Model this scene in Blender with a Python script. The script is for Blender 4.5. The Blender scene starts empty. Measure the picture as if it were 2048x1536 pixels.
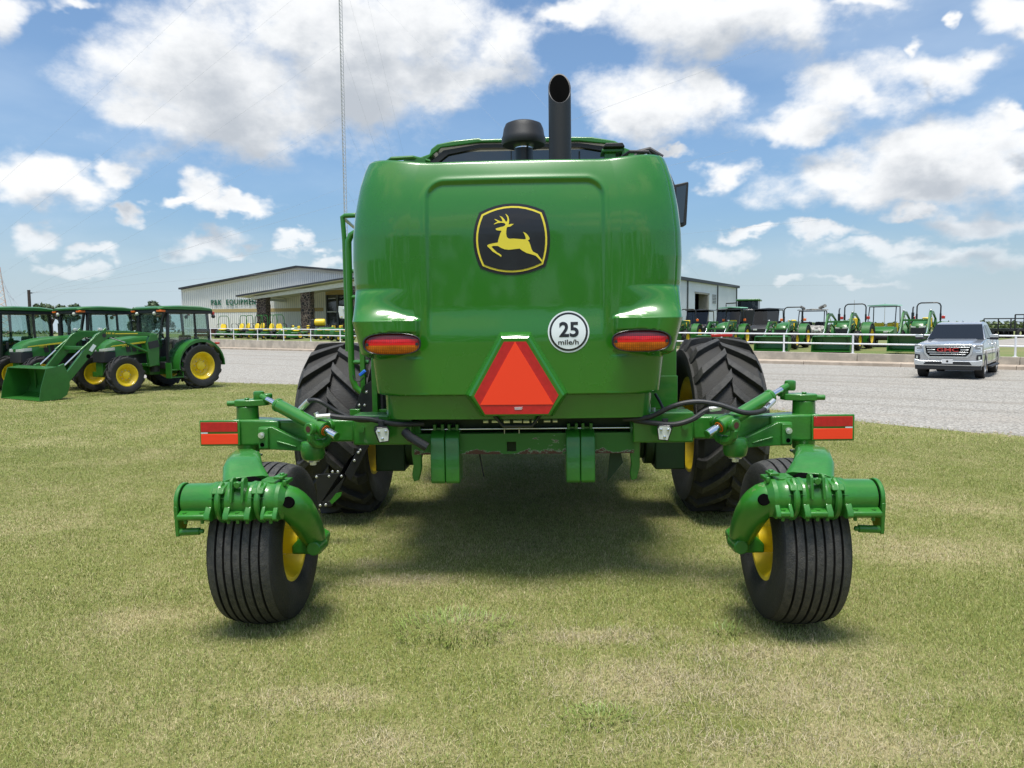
import bpy, bmesh, math, random
import numpy as np
from mathutils import Vector, Matrix, noise as mnoise
from mathutils.geometry import tessellate_polygon
random.seed(7); RNG = np.random.default_rng(7)
PI = math.pi; R = math.radians
S = bpy.context.scene
COL = S.collection
# ------------------------------------------------------------------ camera
FPX = 1450.0; CH = 1.7; PITCH = math.atan(110/FPX); ROLL = R(0.4)
cd = bpy.data.cameras.new('camera'); cam = bpy.data.objects.new('camera', cd); COL.objects.link(cam)
cd.sensor_width = 36; cd.lens = 36*FPX/2048; cd.clip_start = 0.05; cd.clip_end = 20000
cF = Vector((0, math.cos(PITCH), -math.sin(PITCH))); r0 = Vector((1,0,0)); u0 = Vector((0, math.sin(PITCH), math.cos(PITCH)))
cR = r0*math.cos(ROLL)-u0*math.sin(ROLL); cU = r0*math.sin(ROLL)+u0*math.cos(ROLL)
m = Matrix.Identity(4)
for i in range(3):
    m[i][0] = cR[i]; m[i][1] = cU[i]; m[i][2] = -cF[i]
m.translation = (0,0,CH); cam.matrix_world = m
S.camera = cam
def ray(x, y): return cF + cR*((x-1024)/FPX) + cU*((768-y)/FPX)
def AT(x, y, Y):
    d = ray(x, y); return Vector((0,0,CH)) + d*(Y/d.y)
def GND(x, y, z=0.0):
    d = ray(x, y); return Vector((0,0,CH)) + d*((z-CH)/d.z)
# ------------------------------------------------------------------ light
SUN_EL = R(77); SUN_AZ = R(-168)       # azimuth from +Y towards +X
sd = bpy.data.lights.new('sun', 'SUN'); sun = bpy.data.objects.new('sun', sd); COL.objects.link(sun)
sd.energy = 3.6; sd.angle = R(20); sd.color = (1.0, 0.96, 0.89)
sdir = Vector((math.sin(SUN_AZ)*math.cos(SUN_EL), math.cos(SUN_AZ)*math.cos(SUN_EL), math.sin(SUN_EL)))
sun.rotation_euler = sdir.to_track_quat('Z', 'Y').to_euler()
S.view_settings.view_transform = 'Standard'; S.view_settings.look = 'None'
S.cycles.transparent_max_bounces = 24
S.view_settings.gamma = 1.0; S.view_settings.exposure = 0.42
# ------------------------------------------------------------------ node helpers
def N(nt, t, **kw):
    n = nt.nodes.new(t)
    for k, v in kw.items():
        if k.startswith('_'): setattr(n, k[1:], v)
    return n
def L(nt, a, b): nt.links.new(a, b)
def mth(nt, op, a, b=None, c=None, clamp=False):
    n = nt.nodes.new('ShaderNodeMath'); n.operation = op; n.use_clamp = clamp
    for i, x in enumerate((a, b, c)):
        if x is None: continue
        if isinstance(x, (int, float)): n.inputs[i].default_value = x
        else: nt.links.new(x, n.inputs[i])
    return n.outputs[0]
def vm(nt, op, a, b=None):
    n = nt.nodes.new('ShaderNodeVectorMath'); n.operation = op
    for i, x in enumerate((a, b)):
        if x is None: continue
        if isinstance(x, (tuple, list)): n.inputs[i].default_value = x
        else: nt.links.new(x, n.inputs[i])
    return n
def mr(nt, v, a, b, c=0.0, d=1.0, smooth=True):
    n = nt.nodes.new('ShaderNodeMapRange'); n.interpolation_type = 'SMOOTHSTEP' if smooth else 'LINEAR'
    nt.links.new(v, n.inputs[0])
    for i, x in zip((1,2,3,4), (a,b,c,d)): n.inputs[i].default_value = x
    return n.outputs[0]
def mixc(nt, f, a, b):
    n = nt.nodes.new('ShaderNodeMix'); n.data_type = 'RGBA'
    if isinstance(f, (int,float)): n.inputs[0].default_value = f
    else: nt.links.new(f, n.inputs[0])
    for i, x in ((6,a),(7,b)):
        if isinstance(x, (tuple,list)): n.inputs[i].default_value = (*x[:3], 1)
        else: nt.links.new(x, n.inputs[i])
    return n.outputs[2]
# ------------------------------------------------------------------ world: sky with clouds
W = bpy.data.worlds.new('World'); S.world = W; W.use_nodes = True
wt = W.node_tree; wt.nodes.clear()
CL = [(450,165,290,140),(620,60,330,110),(300,225,150,55),(700,140,200,150),(860,60,170,90),(900,165,100,60),(520,250,220,55),
 (1010,70,80,75),(1130,30,85,28),(1420,25,200,75),(1580,15,170,60),(1720,-5,90,22),(1320,210,140,78),(1420,185,80,60),(1235,240,65,42),
 (1600,245,120,34),(1720,185,120,55),(1850,140,130,50),(1940,130,70,40),(1838,90,22,28),(1700,355,140,58),(1880,300,170,75),(2000,345,120,75),(1820,385,210,42),
 (60,365,75,42),(150,385,75,38),(235,348,52,28),(-5,30,70,60),(140,8,60,14),(400,385,50,34),(480,415,70,19),(340,405,40,16),(258,432,24,20),
 (410,488,62,24),(470,500,40,14),(600,480,42,16),(640,498,34,14),(75,485,40,28),(188,503,34,12),(1450,350,46,36),(1440,520,48,28),(1500,465,52,14),
 (1665,468,70,16),(1760,500,110,20),(1960,455,110,26),(1825,435,55,14),(1900,520,140,20),(1560,566,34,9),(2030,30,60,40),(1720,560,80,10),(650,520,50,10),(130,540,60,12),(1928,28,14,16),(1345,300,60,10),(2020,245,30,20)]
def qof(x, y):
    d = ray(x, y); return d.x/d.y, d.z/d.y
g = bpy.data.node_groups.new('cloud_field', 'ShaderNodeTree')
g.interface.new_socket('q', in_out='INPUT', socket_type='NodeSocketVector')
g.interface.new_socket('f', in_out='OUTPUT', socket_type='NodeSocketFloat')
gi = g.nodes.new('NodeGroupInput'); go = g.nodes.new('NodeGroupOutput')
cur = None
for (cx, cy, rx, ry) in CL:
    a, b = qof(cx, cy)
    sx = FPX/rx/1.13; sy = FPX/ry/1.10
    v1 = vm(g, 'MULTIPLY', gi.outputs['q'], (sx, sy, 0)); v2 = vm(g, 'SUBTRACT', v1.outputs[0], (a*sx, b*sy, 0))
    ln = vm(g, 'LENGTH', v2.outputs[0]).outputs['Value']
    cur = ln if cur is None else mth(g, 'SMOOTH_MIN', cur, ln, 0.25)
L(g, cur, go.inputs[0])
tc = N(wt, 'ShaderNodeTexCoord'); sep = N(wt, 'ShaderNodeSeparateXYZ'); L(wt, tc.outputs['Generated'], sep.inputs[0])
ay = mth(wt, 'MAXIMUM', mth(wt, 'ABSOLUTE', sep.outputs[1]), 0.05)
cb = N(wt, 'ShaderNodeCombineXYZ'); L(wt, mth(wt, 'DIVIDE', sep.outputs[0], ay), cb.inputs[0]); L(wt, mth(wt, 'DIVIDE', sep.outputs[2], ay), cb.inputs[1])
cn = vm(wt, 'MULTIPLY', tc.outputs['Generated'], (1.0, 1.0, 1.5)).outputs[0]
wn = N(wt, 'ShaderNodeTexNoise'); wn.inputs['Scale'].default_value = 15; wn.inputs['Detail'].default_value = 4; wn.inputs['Roughness'].default_value = 0.55
L(wt, cn, wn.inputs['Vector'])
wv = vm(wt, 'MULTIPLY', vm(wt, 'SUBTRACT', wn.outputs['Color'], (0.5,0.5,0.5)).outputs[0], (0.13,0.085,0)).outputs[0]
qw = vm(wt, 'ADD', cb.outputs[0], wv).outputs[0]
gn = wt.nodes.new('ShaderNodeGroup'); gn.node_tree = g; L(wt, qw, gn.inputs['q'])
g2 = wt.nodes.new('ShaderNodeGroup'); g2.node_tree = g; L(wt, vm(wt, 'ADD', qw, (-0.012,0.052,0)).outputs[0], g2.inputs['q'])
def cnoise(off):
    n1 = N(wt, 'ShaderNodeTexNoise'); n1.inputs['Scale'].default_value = 9; n1.inputs['Detail'].default_value = 10; n1.inputs['Roughness'].default_value = 0.60
    L(wt, vm(wt, 'ADD', cn, off).outputs[0] if off else cn, n1.inputs['Vector']); return n1.outputs[0]
na = cnoise(None); nb_ = cnoise((-0.004,0,0.030))
f0 = mth(wt, 'ADD', mth(wt, 'SUBTRACT', 1.22, gn.outputs[0]), mth(wt, 'MULTIPLY', mth(wt, 'SUBTRACT', na, 0.5), 2.3))
f1 = mth(wt, 'ADD', mth(wt, 'SUBTRACT', 1.22, g2.outputs[0]), mth(wt, 'MULTIPLY', mth(wt, 'SUBTRACT', nb_, 0.5), 2.3))
hi = N(wt, 'ShaderNodeTexNoise'); hi.inputs['Scale'].default_value = 3.2; hi.inputs['Detail'].default_value = 8; hi.inputs['Roughness'].default_value = 0.55; L(wt, tc.outputs['Generated'], hi.inputs['Vector'])
over = mth(wt, 'MULTIPLY', mr(wt, hi.outputs[0], 0.50, 0.62), mr(wt, sep.outputs[2], 0.52, 0.66))
alpha = mth(wt, 'MAXIMUM', mr(wt, f0, 0.0, 0.80), over)
shade = mr(wt, f1, 0.15, 1.35)
sky = N(wt, 'ShaderNodeTexSky'); sky.sky_type = 'NISHITA'; sky.sun_disc = False; sky.sun_elevation = SUN_EL; sky.sun_rotation = SUN_AZ
sky.air_density = 1.0; sky.dust_density = 2.2; sky.ozone_density = 2.0; sky.altitude = 200
# deepen / tint the clear sky, whiter near the horizon
hz = mr(wt, sep.outputs[2], 0.0, 0.30)
tint = mixc(wt, hz, (0.68,0.83,0.93), (0.90,1.04,1.10))
skc = vm(wt, 'MULTIPLY', sky.outputs[0], tint).outputs[0]
skc = vm(wt, 'MULTIPLY', skc, (1.0,1.0,1.0)).outputs[0]
wis = N(wt, 'ShaderNodeTexNoise'); wis.inputs['Scale'].default_value = 3.0; wis.inputs['Detail'].default_value = 8
L(wt, vm(wt, 'MULTIPLY', tc.outputs['Generated'], (1,1,3)).outputs[0], wis.inputs['Vector'])
wf = mr(wt, wis.outputs[0], 0.42, 0.78, 0, 0.30)
ccol = mixc(wt, shade, (6.5,6.6,6.7), (3.5,3.8,4.2))
skc = mixc(wt, wf, skc, (5.2,6.0,6.8))
hzc = mr(wt, sep.outputs[2], -0.02, 0.16, 0.92, 0.0)
skc = mixc(wt, hzc, skc, (4.0,4.8,5.4))
fade = mr(wt, sep.outputs[2], 0.0, 0.16, 0.25, 1.0)
alpha = mth(wt, 'MULTIPLY', alpha, fade)
fin = mixc(wt, alpha, skc, ccol)
bg = N(wt, 'ShaderNodeBackground'); bg.inputs['Strength'].default_value = 0.115; L(wt, fin, bg.inputs[0])
wo = N(wt, 'ShaderNodeOutputWorld'); L(wt, bg.outputs[0], wo.inputs[0])
# ------------------------------------------------------------------ materials
MT = {}
def mat(name, col, rough=0.5, metal=0.0, var=0.0, vscale=4.0, bump=0.0, bscale=60.0, coat=0.0, alpha=1.0, trans=0.0, emit=None, spec=0.5, col2=None, coords='Object', rvar=0.0):
    m = bpy.data.materials.new(name); m.use_nodes = True; nt = m.node_tree
    b = nt.nodes['Principled BSDF']
    b.inputs['Base Color'].default_value = (*col, 1); b.inputs['Roughness'].default_value = rough; b.inputs['Metallic'].default_value = metal
    b.inputs['Coat Weight'].default_value = coat; b.inputs['Coat Roughness'].default_value = 0.06
    b.inputs['Specular IOR Level'].default_value = spec
    if alpha < 1: b.inputs['Alpha'].default_value = alpha
    if trans: b.inputs['Transmission Weight'].default_value = trans
    if emit: b.inputs['Emission Color'].default_value = (*emit[0],1); b.inputs['Emission Strength'].default_value = emit[1]
    tcn = N(nt, 'ShaderNodeTexCoord')
    if var or col2 or rvar:
        n = N(nt, 'ShaderNodeTexNoise'); n.inputs['Scale'].default_value = vscale; n.inputs['Detail'].default_value = 6; n.inputs['Roughness'].default_value = 0.62
        L(nt, tcn.outputs[coords], n.inputs['Vector'])
        c2 = col2 if col2 else tuple(max(0, c*(1-var)) for c in col)
        f = mr(nt, n.outputs[0], 0.35, 0.65)
        L(nt, mixc(nt, f, col, c2), b.inputs['Base Color'])
        if rvar: L(nt, mr(nt, n.outputs[0], 0.3, 0.7, rough, rough+rvar), b.inputs['Roughness'])
    if bump:
        n = N(nt, 'ShaderNodeTexNoise'); n.inputs['Scale'].default_value = bscale; n.inputs['Detail'].default_value = 5
        L(nt, tcn.outputs[coords], n.inputs['Vector'])
        bp = N(nt, 'ShaderNodeBump'); bp.inputs['Strength'].default_value = bump; bp.inputs['Distance'].default_value = 0.01
        L(nt, n.outputs[0], bp.inputs['Height']); L(nt, bp.outputs[0], b.inputs['Normal'])
    MT[name] = m; return m
GREEN = (0.026, 0.185, 0.014)
mat('green_paint', GREEN, 0.30, coat=0.6, var=0.10, vscale=3.0, bump=0.02, bscale=25, rvar=0.10)
mat('green_hood', (0.020,0.165,0.007), 0.24, coat=0.75, var=0.05, vscale=1.5, bump=0.012, bscale=3.0, rvar=0.05)
mat('green_cast', (0.026,0.190,0.016), 0.36, coat=0.45, var=0.16, vscale=9.0, bump=0.16, bscale=45, rvar=0.15)
mat('green_far', (0.021,0.145,0.016), 0.40, coat=0.25, var=0.15)
mat('green_faded', (0.18,0.42,0.27), 0.55, var=0.1)
mat('yellow_rim', (0.88,0.62,0.012), 0.38, coat=0.3, var=0.18, vscale=6, rvar=0.15)
mat('yellow_seat', (0.75,0.55,0.02), 0.55)
mat('yellow_decal', (0.80,0.66,0.05), 0.45)
mat('rubber', (0.014,0.014,0.015), 0.62, var=0.0, col2=(0.030,0.029,0.026), vscale=5, bump=0.5, bscale=90, rvar=0.18)
mat('tread_rubber', (0.024,0.024,0.024), 0.66, col2=(0.046,0.045,0.042), vscale=20, bump=0.5, bscale=120)
mat('rubber_worn', (0.036,0.036,0.037), 0.60, col2=(0.070,0.067,0.061), vscale=34, bump=0.7, bscale=160)
mat('black_paint', (0.010,0.011,0.013), 0.40, coat=0.2, var=0.2, rvar=0.1)
mat('black_plastic', (0.020,0.021,0.023), 0.50, bump=0.2, bscale=200)
mat('dark_void', (0.004,0.004,0.004), 0.9, spec=0.0)  # near-black; in holes and recesses it stands for painted shade
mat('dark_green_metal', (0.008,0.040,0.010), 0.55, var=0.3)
mat('chrome', (0.82,0.83,0.85), 0.10, metal=1.0)
mat('trim_chrome', (0.70,0.72,0.74), 0.25, metal=0.6)
mat('wire_grey', (0.30,0.33,0.36), 0.6)
mat('steel', (0.50,0.50,0.50), 0.35, metal=0.9, var=0.2)
mat('zinc', (0.75,0.76,0.74), 0.32, metal=0.8)
mat('lamp_face', (0.62,0.66,0.60), 0.25, coat=0.6, var=0.15, vscale=20)
mat('orange_fluor', (1.0,0.055,0.014), 0.42)
mat('red_reflect', (0.55,0.010,0.016), 0.32, coat=0.3, var=0.15, vscale=30)
mat('decal_white', (0.74,0.80,0.82), 0.35)
mat('decal_black', (0.008,0.008,0.010), 0.35, coat=0.3)
mat('rust', (0.10,0.030,0.020), 0.8, var=0.4, vscale=20)
mat('wire_blue', (0.02,0.16,0.75), 0.5)
mat('white_paint', (0.78,0.79,0.80), 0.45, var=0.06)
mat('amber', (0.85,0.16,0.01), 0.3, coat=0.5)
mat('red_lamp', (0.55,0.03,0.02), 0.3, coat=0.5)
mat('glass_dark', (0.010,0.013,0.016), 0.03, coat=1.0, spec=0.8)
mat('seat_black', (0.015,0.015,0.016), 0.7)
mat('silver_paint', (0.50,0.52,0.54), 0.28, metal=0.5, coat=1.0, var=0.04)
mat('concrete', (0.56,0.50,0.41), 0.85, col2=(0.38,0.34,0.28), vscale=1.3, bump=0.4, bscale=30, coords='Object')
mat('kerb_concrete', (0.46,0.38,0.30), 0.85, col2=(0.33,0.27,0.21), vscale=1.6, bump=0.3, bscale=20)
mat('mast_paint', (0.55,0.55,0.56), 0.5, var=0.3)
mat('orange_tower', (0.55,0.28,0.18), 0.6, col2=(0.7,0.66,0.6), vscale=0.5)
mat('wood_pole', (0.06,0.045,0.035), 0.85, var=0.3)
mat('bark', (0.05,0.038,0.028), 0.9, var=0.3)
mat('trim_dark', (0.030,0.033,0.042), 0.5)
mat('soffit', (0.72,0.69,0.60), 0.7)
mat('beam_paint', (0.66,0.68,0.68), 0.6, var=0.1)
mat('ochre_band', (0.50,0.37,0.16), 0.6, var=0.08)
mat('sign_green', (0.015,0.15,0.08), 0.5)
mat('lot_gravel', (0.36,0.33,0.29), 0.95, col2=(0.28,0.26,0.23), vscale=0.8)
mat('window_frame', (0.13,0.14,0.15), 0.5)
mat('tan_metal', (0.35,0.33,0.29), 0.6, var=0.2)
mat('plate_white', (0.7,0.7,0.7), 0.4)
mat('camo', (0.42,0.40,0.36), 0.7, col2=(0.05,0.05,0.045), vscale=9, bump=0.2)
mat('tank_yellow', (0.78,0.55,0.02), 0.4)
mat('grille_red', (0.50,0.05,0.05), 0.35, coat=0.3)
def glass_mat(name, col, alpha, rough=0.02):
    m = bpy.data.materials.new(name); m.use_nodes = True; nt = m.node_tree; nt.nodes.clear()
    o = N(nt,'ShaderNodeOutputMaterial'); gl = N(nt,'ShaderNodeBsdfGlossy'); gl.inputs['Roughness'].default_value = rough
    tr = N(nt,'ShaderNodeBsdfTransparent'); tr.inputs[0].default_value = (*col,1)
    fr = N(nt,'ShaderNodeLayerWeight'); fr.inputs[0].default_value = 0.5
    k = mth(nt,'ADD', mth(nt,'MULTIPLY', mth(nt,'POWER', fr.outputs['Facing'], 4.0), 0.6), alpha, clamp=True)
    mx = N(nt,'ShaderNodeMixShader'); L(nt,k,mx.inputs[0]); L(nt,tr.outputs[0],mx.inputs[1]); L(nt,gl.outputs[0],mx.inputs[2]); L(nt,mx.outputs[0],o.inputs[0])
    MT[name] = m; return m
glass_mat('cab_glass', (0.80,0.88,0.86), 0.07)
mat('vehicle_glass', (0.012,0.016,0.022), 0.05, spec=0.35)
glass_mat('window_tint', (0.16,0.18,0.20), 0.05)
# siding (vertical ribs) : bump lines plus groove shade in the colour, from world position along the wall
def siding(name, col, axis_vec, pitch, dark):
    m = mat(name, col, 0.5, var=0.07, vscale=0.6); nt = m.node_tree; b = nt.nodes['Principled BSDF']
    tcn = N(nt,'ShaderNodeTexCoord'); d = vm(nt,'DOT_PRODUCT', tcn.outputs['Object'], axis_vec).outputs['Value']
    s = mth(nt,'PINGPONG', d, pitch/2); f = mr(nt, s, 0.0, pitch*0.16)
    bp = N(nt,'ShaderNodeBump'); bp.inputs['Strength'].default_value = 1.0; bp.inputs['Distance'].default_value = 0.05
    L(nt, f, bp.inputs['Height']); L(nt, bp.outputs[0], b.inputs['Normal'])
    src = b.inputs['Base Color'].links[0].from_socket
    L(nt, mixc(nt, f, dark, src), b.inputs['Base Color'])
    return m
# tail light lens
def lens_mat():
    m = mat('tail_lens', (0.6,0.01,0.01), 0.25, coat=0.25); nt = m.node_tree; b = nt.nodes['Principled BSDF']
    tcn = N(nt,'ShaderNodeTexCoord'); sp = N(nt,'ShaderNodeSeparateXYZ'); L(nt, tcn.outputs['Object'], sp.inputs[0])
    z = sp.outputs[2]; x = sp.outputs[0]
    up = mth(nt,'GREATER_THAN', z, -0.008)
    colr = mixc(nt, up, (0.85,0.19,0.005), (0.70,0.006,0.010))
    top = mth(nt,'GREATER_THAN', z, 0.028)
    colr = mixc(nt, top, colr, (0.16,0.014,0.02))
    gx = mth(nt,'PINGPONG', x, 0.006); gz = mth(nt,'PINGPONG', z, 0.005)
    gr = mth(nt,'MINIMUM', mth(nt,'GREATER_THAN', gx, 0.0016), mth(nt,'GREATER_THAN', gz, 0.0014))
    band = mth(nt,'MULTIPLY', mth(nt,'GREATER_THAN', z, -0.008), mth(nt,'LESS_THAN', z, 0.004))
    nzn = N(nt,'ShaderNodeTexNoise'); nzn.inputs['Scale'].default_value = 30; L(nt, tcn.outputs['Object'], nzn.inputs['Vector'])
    k = mth(nt,'MAXIMUM', mth(nt,'MULTIPLY', gr, mr(nt, nzn.outputs[0], 0.35,0.6,0.45,1.0)), band)
    dk = vm(nt,'MULTIPLY', colr, (0.5,0.45,0.45)).outputs[0]
    c = mixc(nt, k, dk, colr)
    L(nt, c, b.inputs['Base Color']); L(nt, c, b.inputs['Emission Color']); b.inputs['Specular IOR Level'].default_value = 0.5
    return m
lens_mat()
# ground materials ---------------------------------------------------
def dry_factor(nt, pos):
    n1 = N(nt,'ShaderNodeTexNoise'); n1.inputs['Scale'].default_value = 0.85; n1.inputs['Detail'].default_value = 7; n1.inputs['Roughness'].default_value=0.68
    L(nt, pos, n1.inputs['Vector'])
    n2 = N(nt,'ShaderNodeTexNoise'); n2.inputs['Scale'].default_value = 7; n2.inputs['Detail'].default_value = 4
    L(nt, pos, n2.inputs['Vector'])
    f = mth(nt,'ADD', mth(nt,'MULTIPLY', mth(nt,'SUBTRACT', n1.outputs[0], 0.5), 2.2), mth(nt,'MULTIPLY', mth(nt,'SUBTRACT', n2.outputs[0], 0.5), 0.9))
    cur = None
    for (px, py, rx, ry) in [(1330,1360,.55,.22),(1180,1275,.5,.10),(1620,1380,.5,.28),(1480,1310,.45,.09),(1840,1105,.55,.35),(820,1165,.45,.12),(760,1130,.2,.12),(1850,1010,.7,.5),(1600,1500,.9,.12),(760,1510,.3,.2),(60,1040,.5,.5),(620,1400,.35,.1),(960,1240,.25,.06),(250,1240,.3,.2),(1700,1470,.35,.12)]:
        p = GND(px, py); a = vm(nt,'SUBTRACT', pos, (p.x,p.y,0)); c = vm(nt,'MULTIPLY', a.outputs[0], (1/rx,1/ry,0))
        l = vm(nt,'LENGTH', c.outputs[0]).outputs['Value']
        cur = l if cur is None else mth(nt,'MINIMUM', cur, l)
    e = mr(nt, cur, 0.2, 1.6, 0.48, 0.0)
    return mth(nt,'ADD', f, e)
def grass_mats():
    m = mat('lawn_soil', (0.10,0.12,0.045), 0.95); nt = m.node_tree; b = nt.nodes['Principled BSDF']
    ge = N(nt,'ShaderNodeNewGeometry'); pos = ge.outputs['Position']
    dr = dry_factor(nt, pos)
    fine = N(nt,'ShaderNodeTexNoise'); fine.inputs['Scale'].default_value = 55; fine.inputs['Detail'].default_value = 6; fine.inputs['Roughness'].default_value = 0.75; L(nt,pos,fine.inputs['Vector'])
    k = mr(nt, mth(nt,'ADD', dr, mth(nt,'MULTIPLY', mth(nt,'SUBTRACT', fine.outputs[0], .5), 2.2)), -0.25, 0.95)
    c = mixc(nt, k, (0.18,0.19,0.04), (0.38,0.33,0.17))
    c = mixc(nt, mr(nt, fine.outputs[0], 0.30,0.50, 0.75, 0.0), c, (0.05,0.06,0.02))
    L(nt, c, b.inputs['Base Color'])
    bp = N(nt,'ShaderNodeBump'); bp.inputs['Strength'].default_value = 0.6; bp.inputs['Distance'].default_value = 0.03; L(nt, fine.outputs[0], bp.inputs['Height']); L(nt, bp.outputs[0], b.inputs['Normal'])
    m = mat('grass_blade', (0.1,0.15,0.04), 0.55); nt = m.node_tree; b = nt.nodes['Principled BSDF']
    ge = N(nt,'ShaderNodeNewGeometry'); at = N(nt,'ShaderNodeAttribute'); at.attribute_name = 'rnd'
    dr = dry_factor(nt, ge.outputs['Position'])
    sp = N(nt,'ShaderNodeSeparateColor'); L(nt, at.outputs['Color'], sp.inputs[0])
    k = mr(nt, mth(nt,'ADD', dr, mth(nt,'MULTIPLY', mth(nt,'SUBTRACT', sp.outputs[0], .5), 1.8)), -0.10, 0.85)
    ca = mixc(nt, sp.outputs[1], (0.175,0.240,0.050), (0.40,0.44,0.145))
    cbb = mixc(nt, sp.outputs[2], (0.46,0.39,0.19), (0.66,0.57,0.34))
    L(nt, mixc(nt, k, ca, cbb), b.inputs['Base Color'])
    b.inputs['Specular IOR Level'].default_value = 0.3
    m = mat('straw_blade', (0.64,0.55,0.35), 0.7, var=0.45, vscale=30)
    m = mat('clump_blade', (0.24,0.32,0.07), 0.5, var=0.3, vscale=20)
    m = mat('far_grass', (0.13,0.17,0.045), 0.95, col2=(0.19,0.19,0.07), vscale=0.5, bump=0.5, bscale=15, coords='Object')
    m = mat('gravel', (0.5,0.5,0.5), 0.95); nt = m.node_tree; b = nt.nodes['Principled BSDF']
    ge = N(nt,'ShaderNodeNewGeometry'); pos = ge.outputs['Position']
    vo = N(nt,'ShaderNodeTexVoronoi'); vo.inputs['Scale'].default_value = 30; L(nt,pos,vo.inputs['Vector'])
    big = N(nt,'ShaderNodeTexNoise'); big.inputs['Scale'].default_value = 0.35; big.inputs['Detail'].default_value = 5; L(nt,vm(nt,'MULTIPLY',pos,(1,1.0,1)).outputs[0],big.inputs['Vector'])
    sp = N(nt,'ShaderNodeSeparateColor'); L(nt, vo.outputs['Color'], sp.inputs[0])
    c = mixc(nt, sp.outputs[0], (0.23,0.215,0.185), (0.50,0.47,0.42))
    c = mixc(nt, mr(nt, big.outputs[0], 0.52,0.72,0,0.6), c, (0.36,0.32,0.27))
    rt = N(nt,'ShaderNodeTexNoise'); rt.inputs['Scale'].default_value = 1.0; rt.inputs['Detail'].default_value = 5
    da_ = vm(nt,'DOT_PRODUCT', pos, (-.80,.60,0)).outputs['Value']; db2 = vm(nt,'DOT_PRODUCT', pos, (.60,.80,0)).outputs['Value']
    cbx = N(nt,'ShaderNodeCombineXYZ'); L(nt, mth(nt,'MULTIPLY', da_, 0.05), cbx.inputs[0]); L(nt, mth(nt,'MULTIPLY', db2, 0.9), cbx.inputs[1]); L(nt, cbx.outputs[0], rt.inputs['Vector'])
    c = mixc(nt, mr(nt, rt.outputs[0], 0.48,0.66,0,0.55), c, (0.25,0.225,0.185))
    c = mixc(nt, mr(nt, vo.outputs['Distance'], 0.5,0.9,0,0.7), c, (0.10,0.10,0.095))
    L(nt,c,b.inputs['Base Color'])
    bp = N(nt,'ShaderNodeBump'); bp.inputs['Strength'].default_value = 0.7; bp.inputs['Distance'].default_value = 0.03; bp.invert = True; L(nt, vo.outputs['Distance'], bp.inputs['Height']); L(nt, bp.outputs[0], b.inputs['Normal'])
    m = mat('stone_column', (0.05,0.04,0.035), 0.8); nt = m.node_tree; b = nt.nodes['Principled BSDF']
    tcn = N(nt,'ShaderNodeTexCoord'); vo = N(nt,'ShaderNodeTexVoronoi'); vo.feature = 'DISTANCE_TO_EDGE'; vo.inputs['Scale'].default_value = 3.2; L(nt,tcn.outputs['Object'],vo.inputs['Vector'])
    v2 = N(nt,'ShaderNodeTexVoronoi'); v2.inputs['Scale'].default_value = 3.2; L(nt,tcn.outputs['Object'],v2.inputs['Vector']); sp = N(nt,'ShaderNodeSeparateColor'); L(nt,v2.outputs['Color'],sp.inputs[0])
    c = mixc(nt, sp.outputs[0], (0.012,0.010,0.010), (0.085,0.055,0.045))
    L(nt, mixc(nt, mr(nt, vo.outputs['Distance'],0.02,0.06), (0.26,0.20,0.15), c), b.inputs['Base Color'])
    m = mat('leaf', (0.030,0.055,0.014), 0.6, col2=(0.055,0.085,0.022), vscale=1.5); 
    m = mat('leaf_pale', (0.09,0.14,0.04), 0.6, col2=(0.14,0.17,0.06), vscale=1.0)
    # scratched beam paint
    m = mat('scuffed_green', GREEN, 0.42); nt = m.node_tree; b = nt.nodes['Principled BSDF']
    tcn = N(nt,'ShaderNodeTexCoord'); n = N(nt,'ShaderNodeTexNoise'); n.inputs['Scale'].default_value = 9; n.inputs['Detail'].default_value = 8; n.inputs['Roughness'].default_value=.7
    L(nt,vm(nt,'MULTIPLY',tcn.outputs['Object'],(1.0,1,2.2)).outputs[0],n.inputs['Vector'])
    sp = N(nt,'ShaderNodeSeparateXYZ'); L(nt,tcn.outputs['Object'],sp.inputs[0])
    w = mth(nt,'ADD', n.outputs[0], mr(nt, sp.outputs[2], 0.868, 0.925, 0.20, 0.0))
    c = mixc(nt, mth(nt,'GREATER_THAN', w, 0.635), (0.024,0.155,0.018), (0.30,0.36,0.30))
    c = mixc(nt, mth(nt,'GREATER_THAN', w, 0.655), c, (0.085,0.028,0.020))
    L(nt,c,b.inputs['Base Color'])
    # scratched casting: a few long scrapes
    m = mat('scraped_green', (0.026,0.190,0.016), 0.34, coat=0.4); nt = m.node_tree; b = nt.nodes['Principled BSDF']
    tcn = N(nt,'ShaderNodeTexCoord'); n = N(nt,'ShaderNodeTexNoise'); n.inputs['Scale'].default_value = 6; n.inputs['Detail'].default_value = 9; n.inputs['Roughness'].default_value=.65
    L(nt,vm(nt,'MULTIPLY',tcn.outputs['Object'],(1.0,1.6,2.6)).outputs[0],n.inputs['Vector'])
    n5 = N(nt,'ShaderNodeTexNoise'); n5.inputs['Scale'].default_value = 2.5; L(nt,tcn.outputs['Object'],n5.inputs['Vector'])
    rdg = mth(nt,'ABSOLUTE', mth(nt,'SUBTRACT', n.outputs[0], 0.5))
    msk = mth(nt,'MULTIPLY', mth(nt,'LESS_THAN', rdg, 0.006), mth(nt,'GREATER_THAN', n5.outputs[0], 0.54))
    c = mixc(nt, msk, (0.026,0.190,0.016), (0.25,0.20,0.13)); L(nt,c,b.inputs['Base Color'])
grass_mats()
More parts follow.
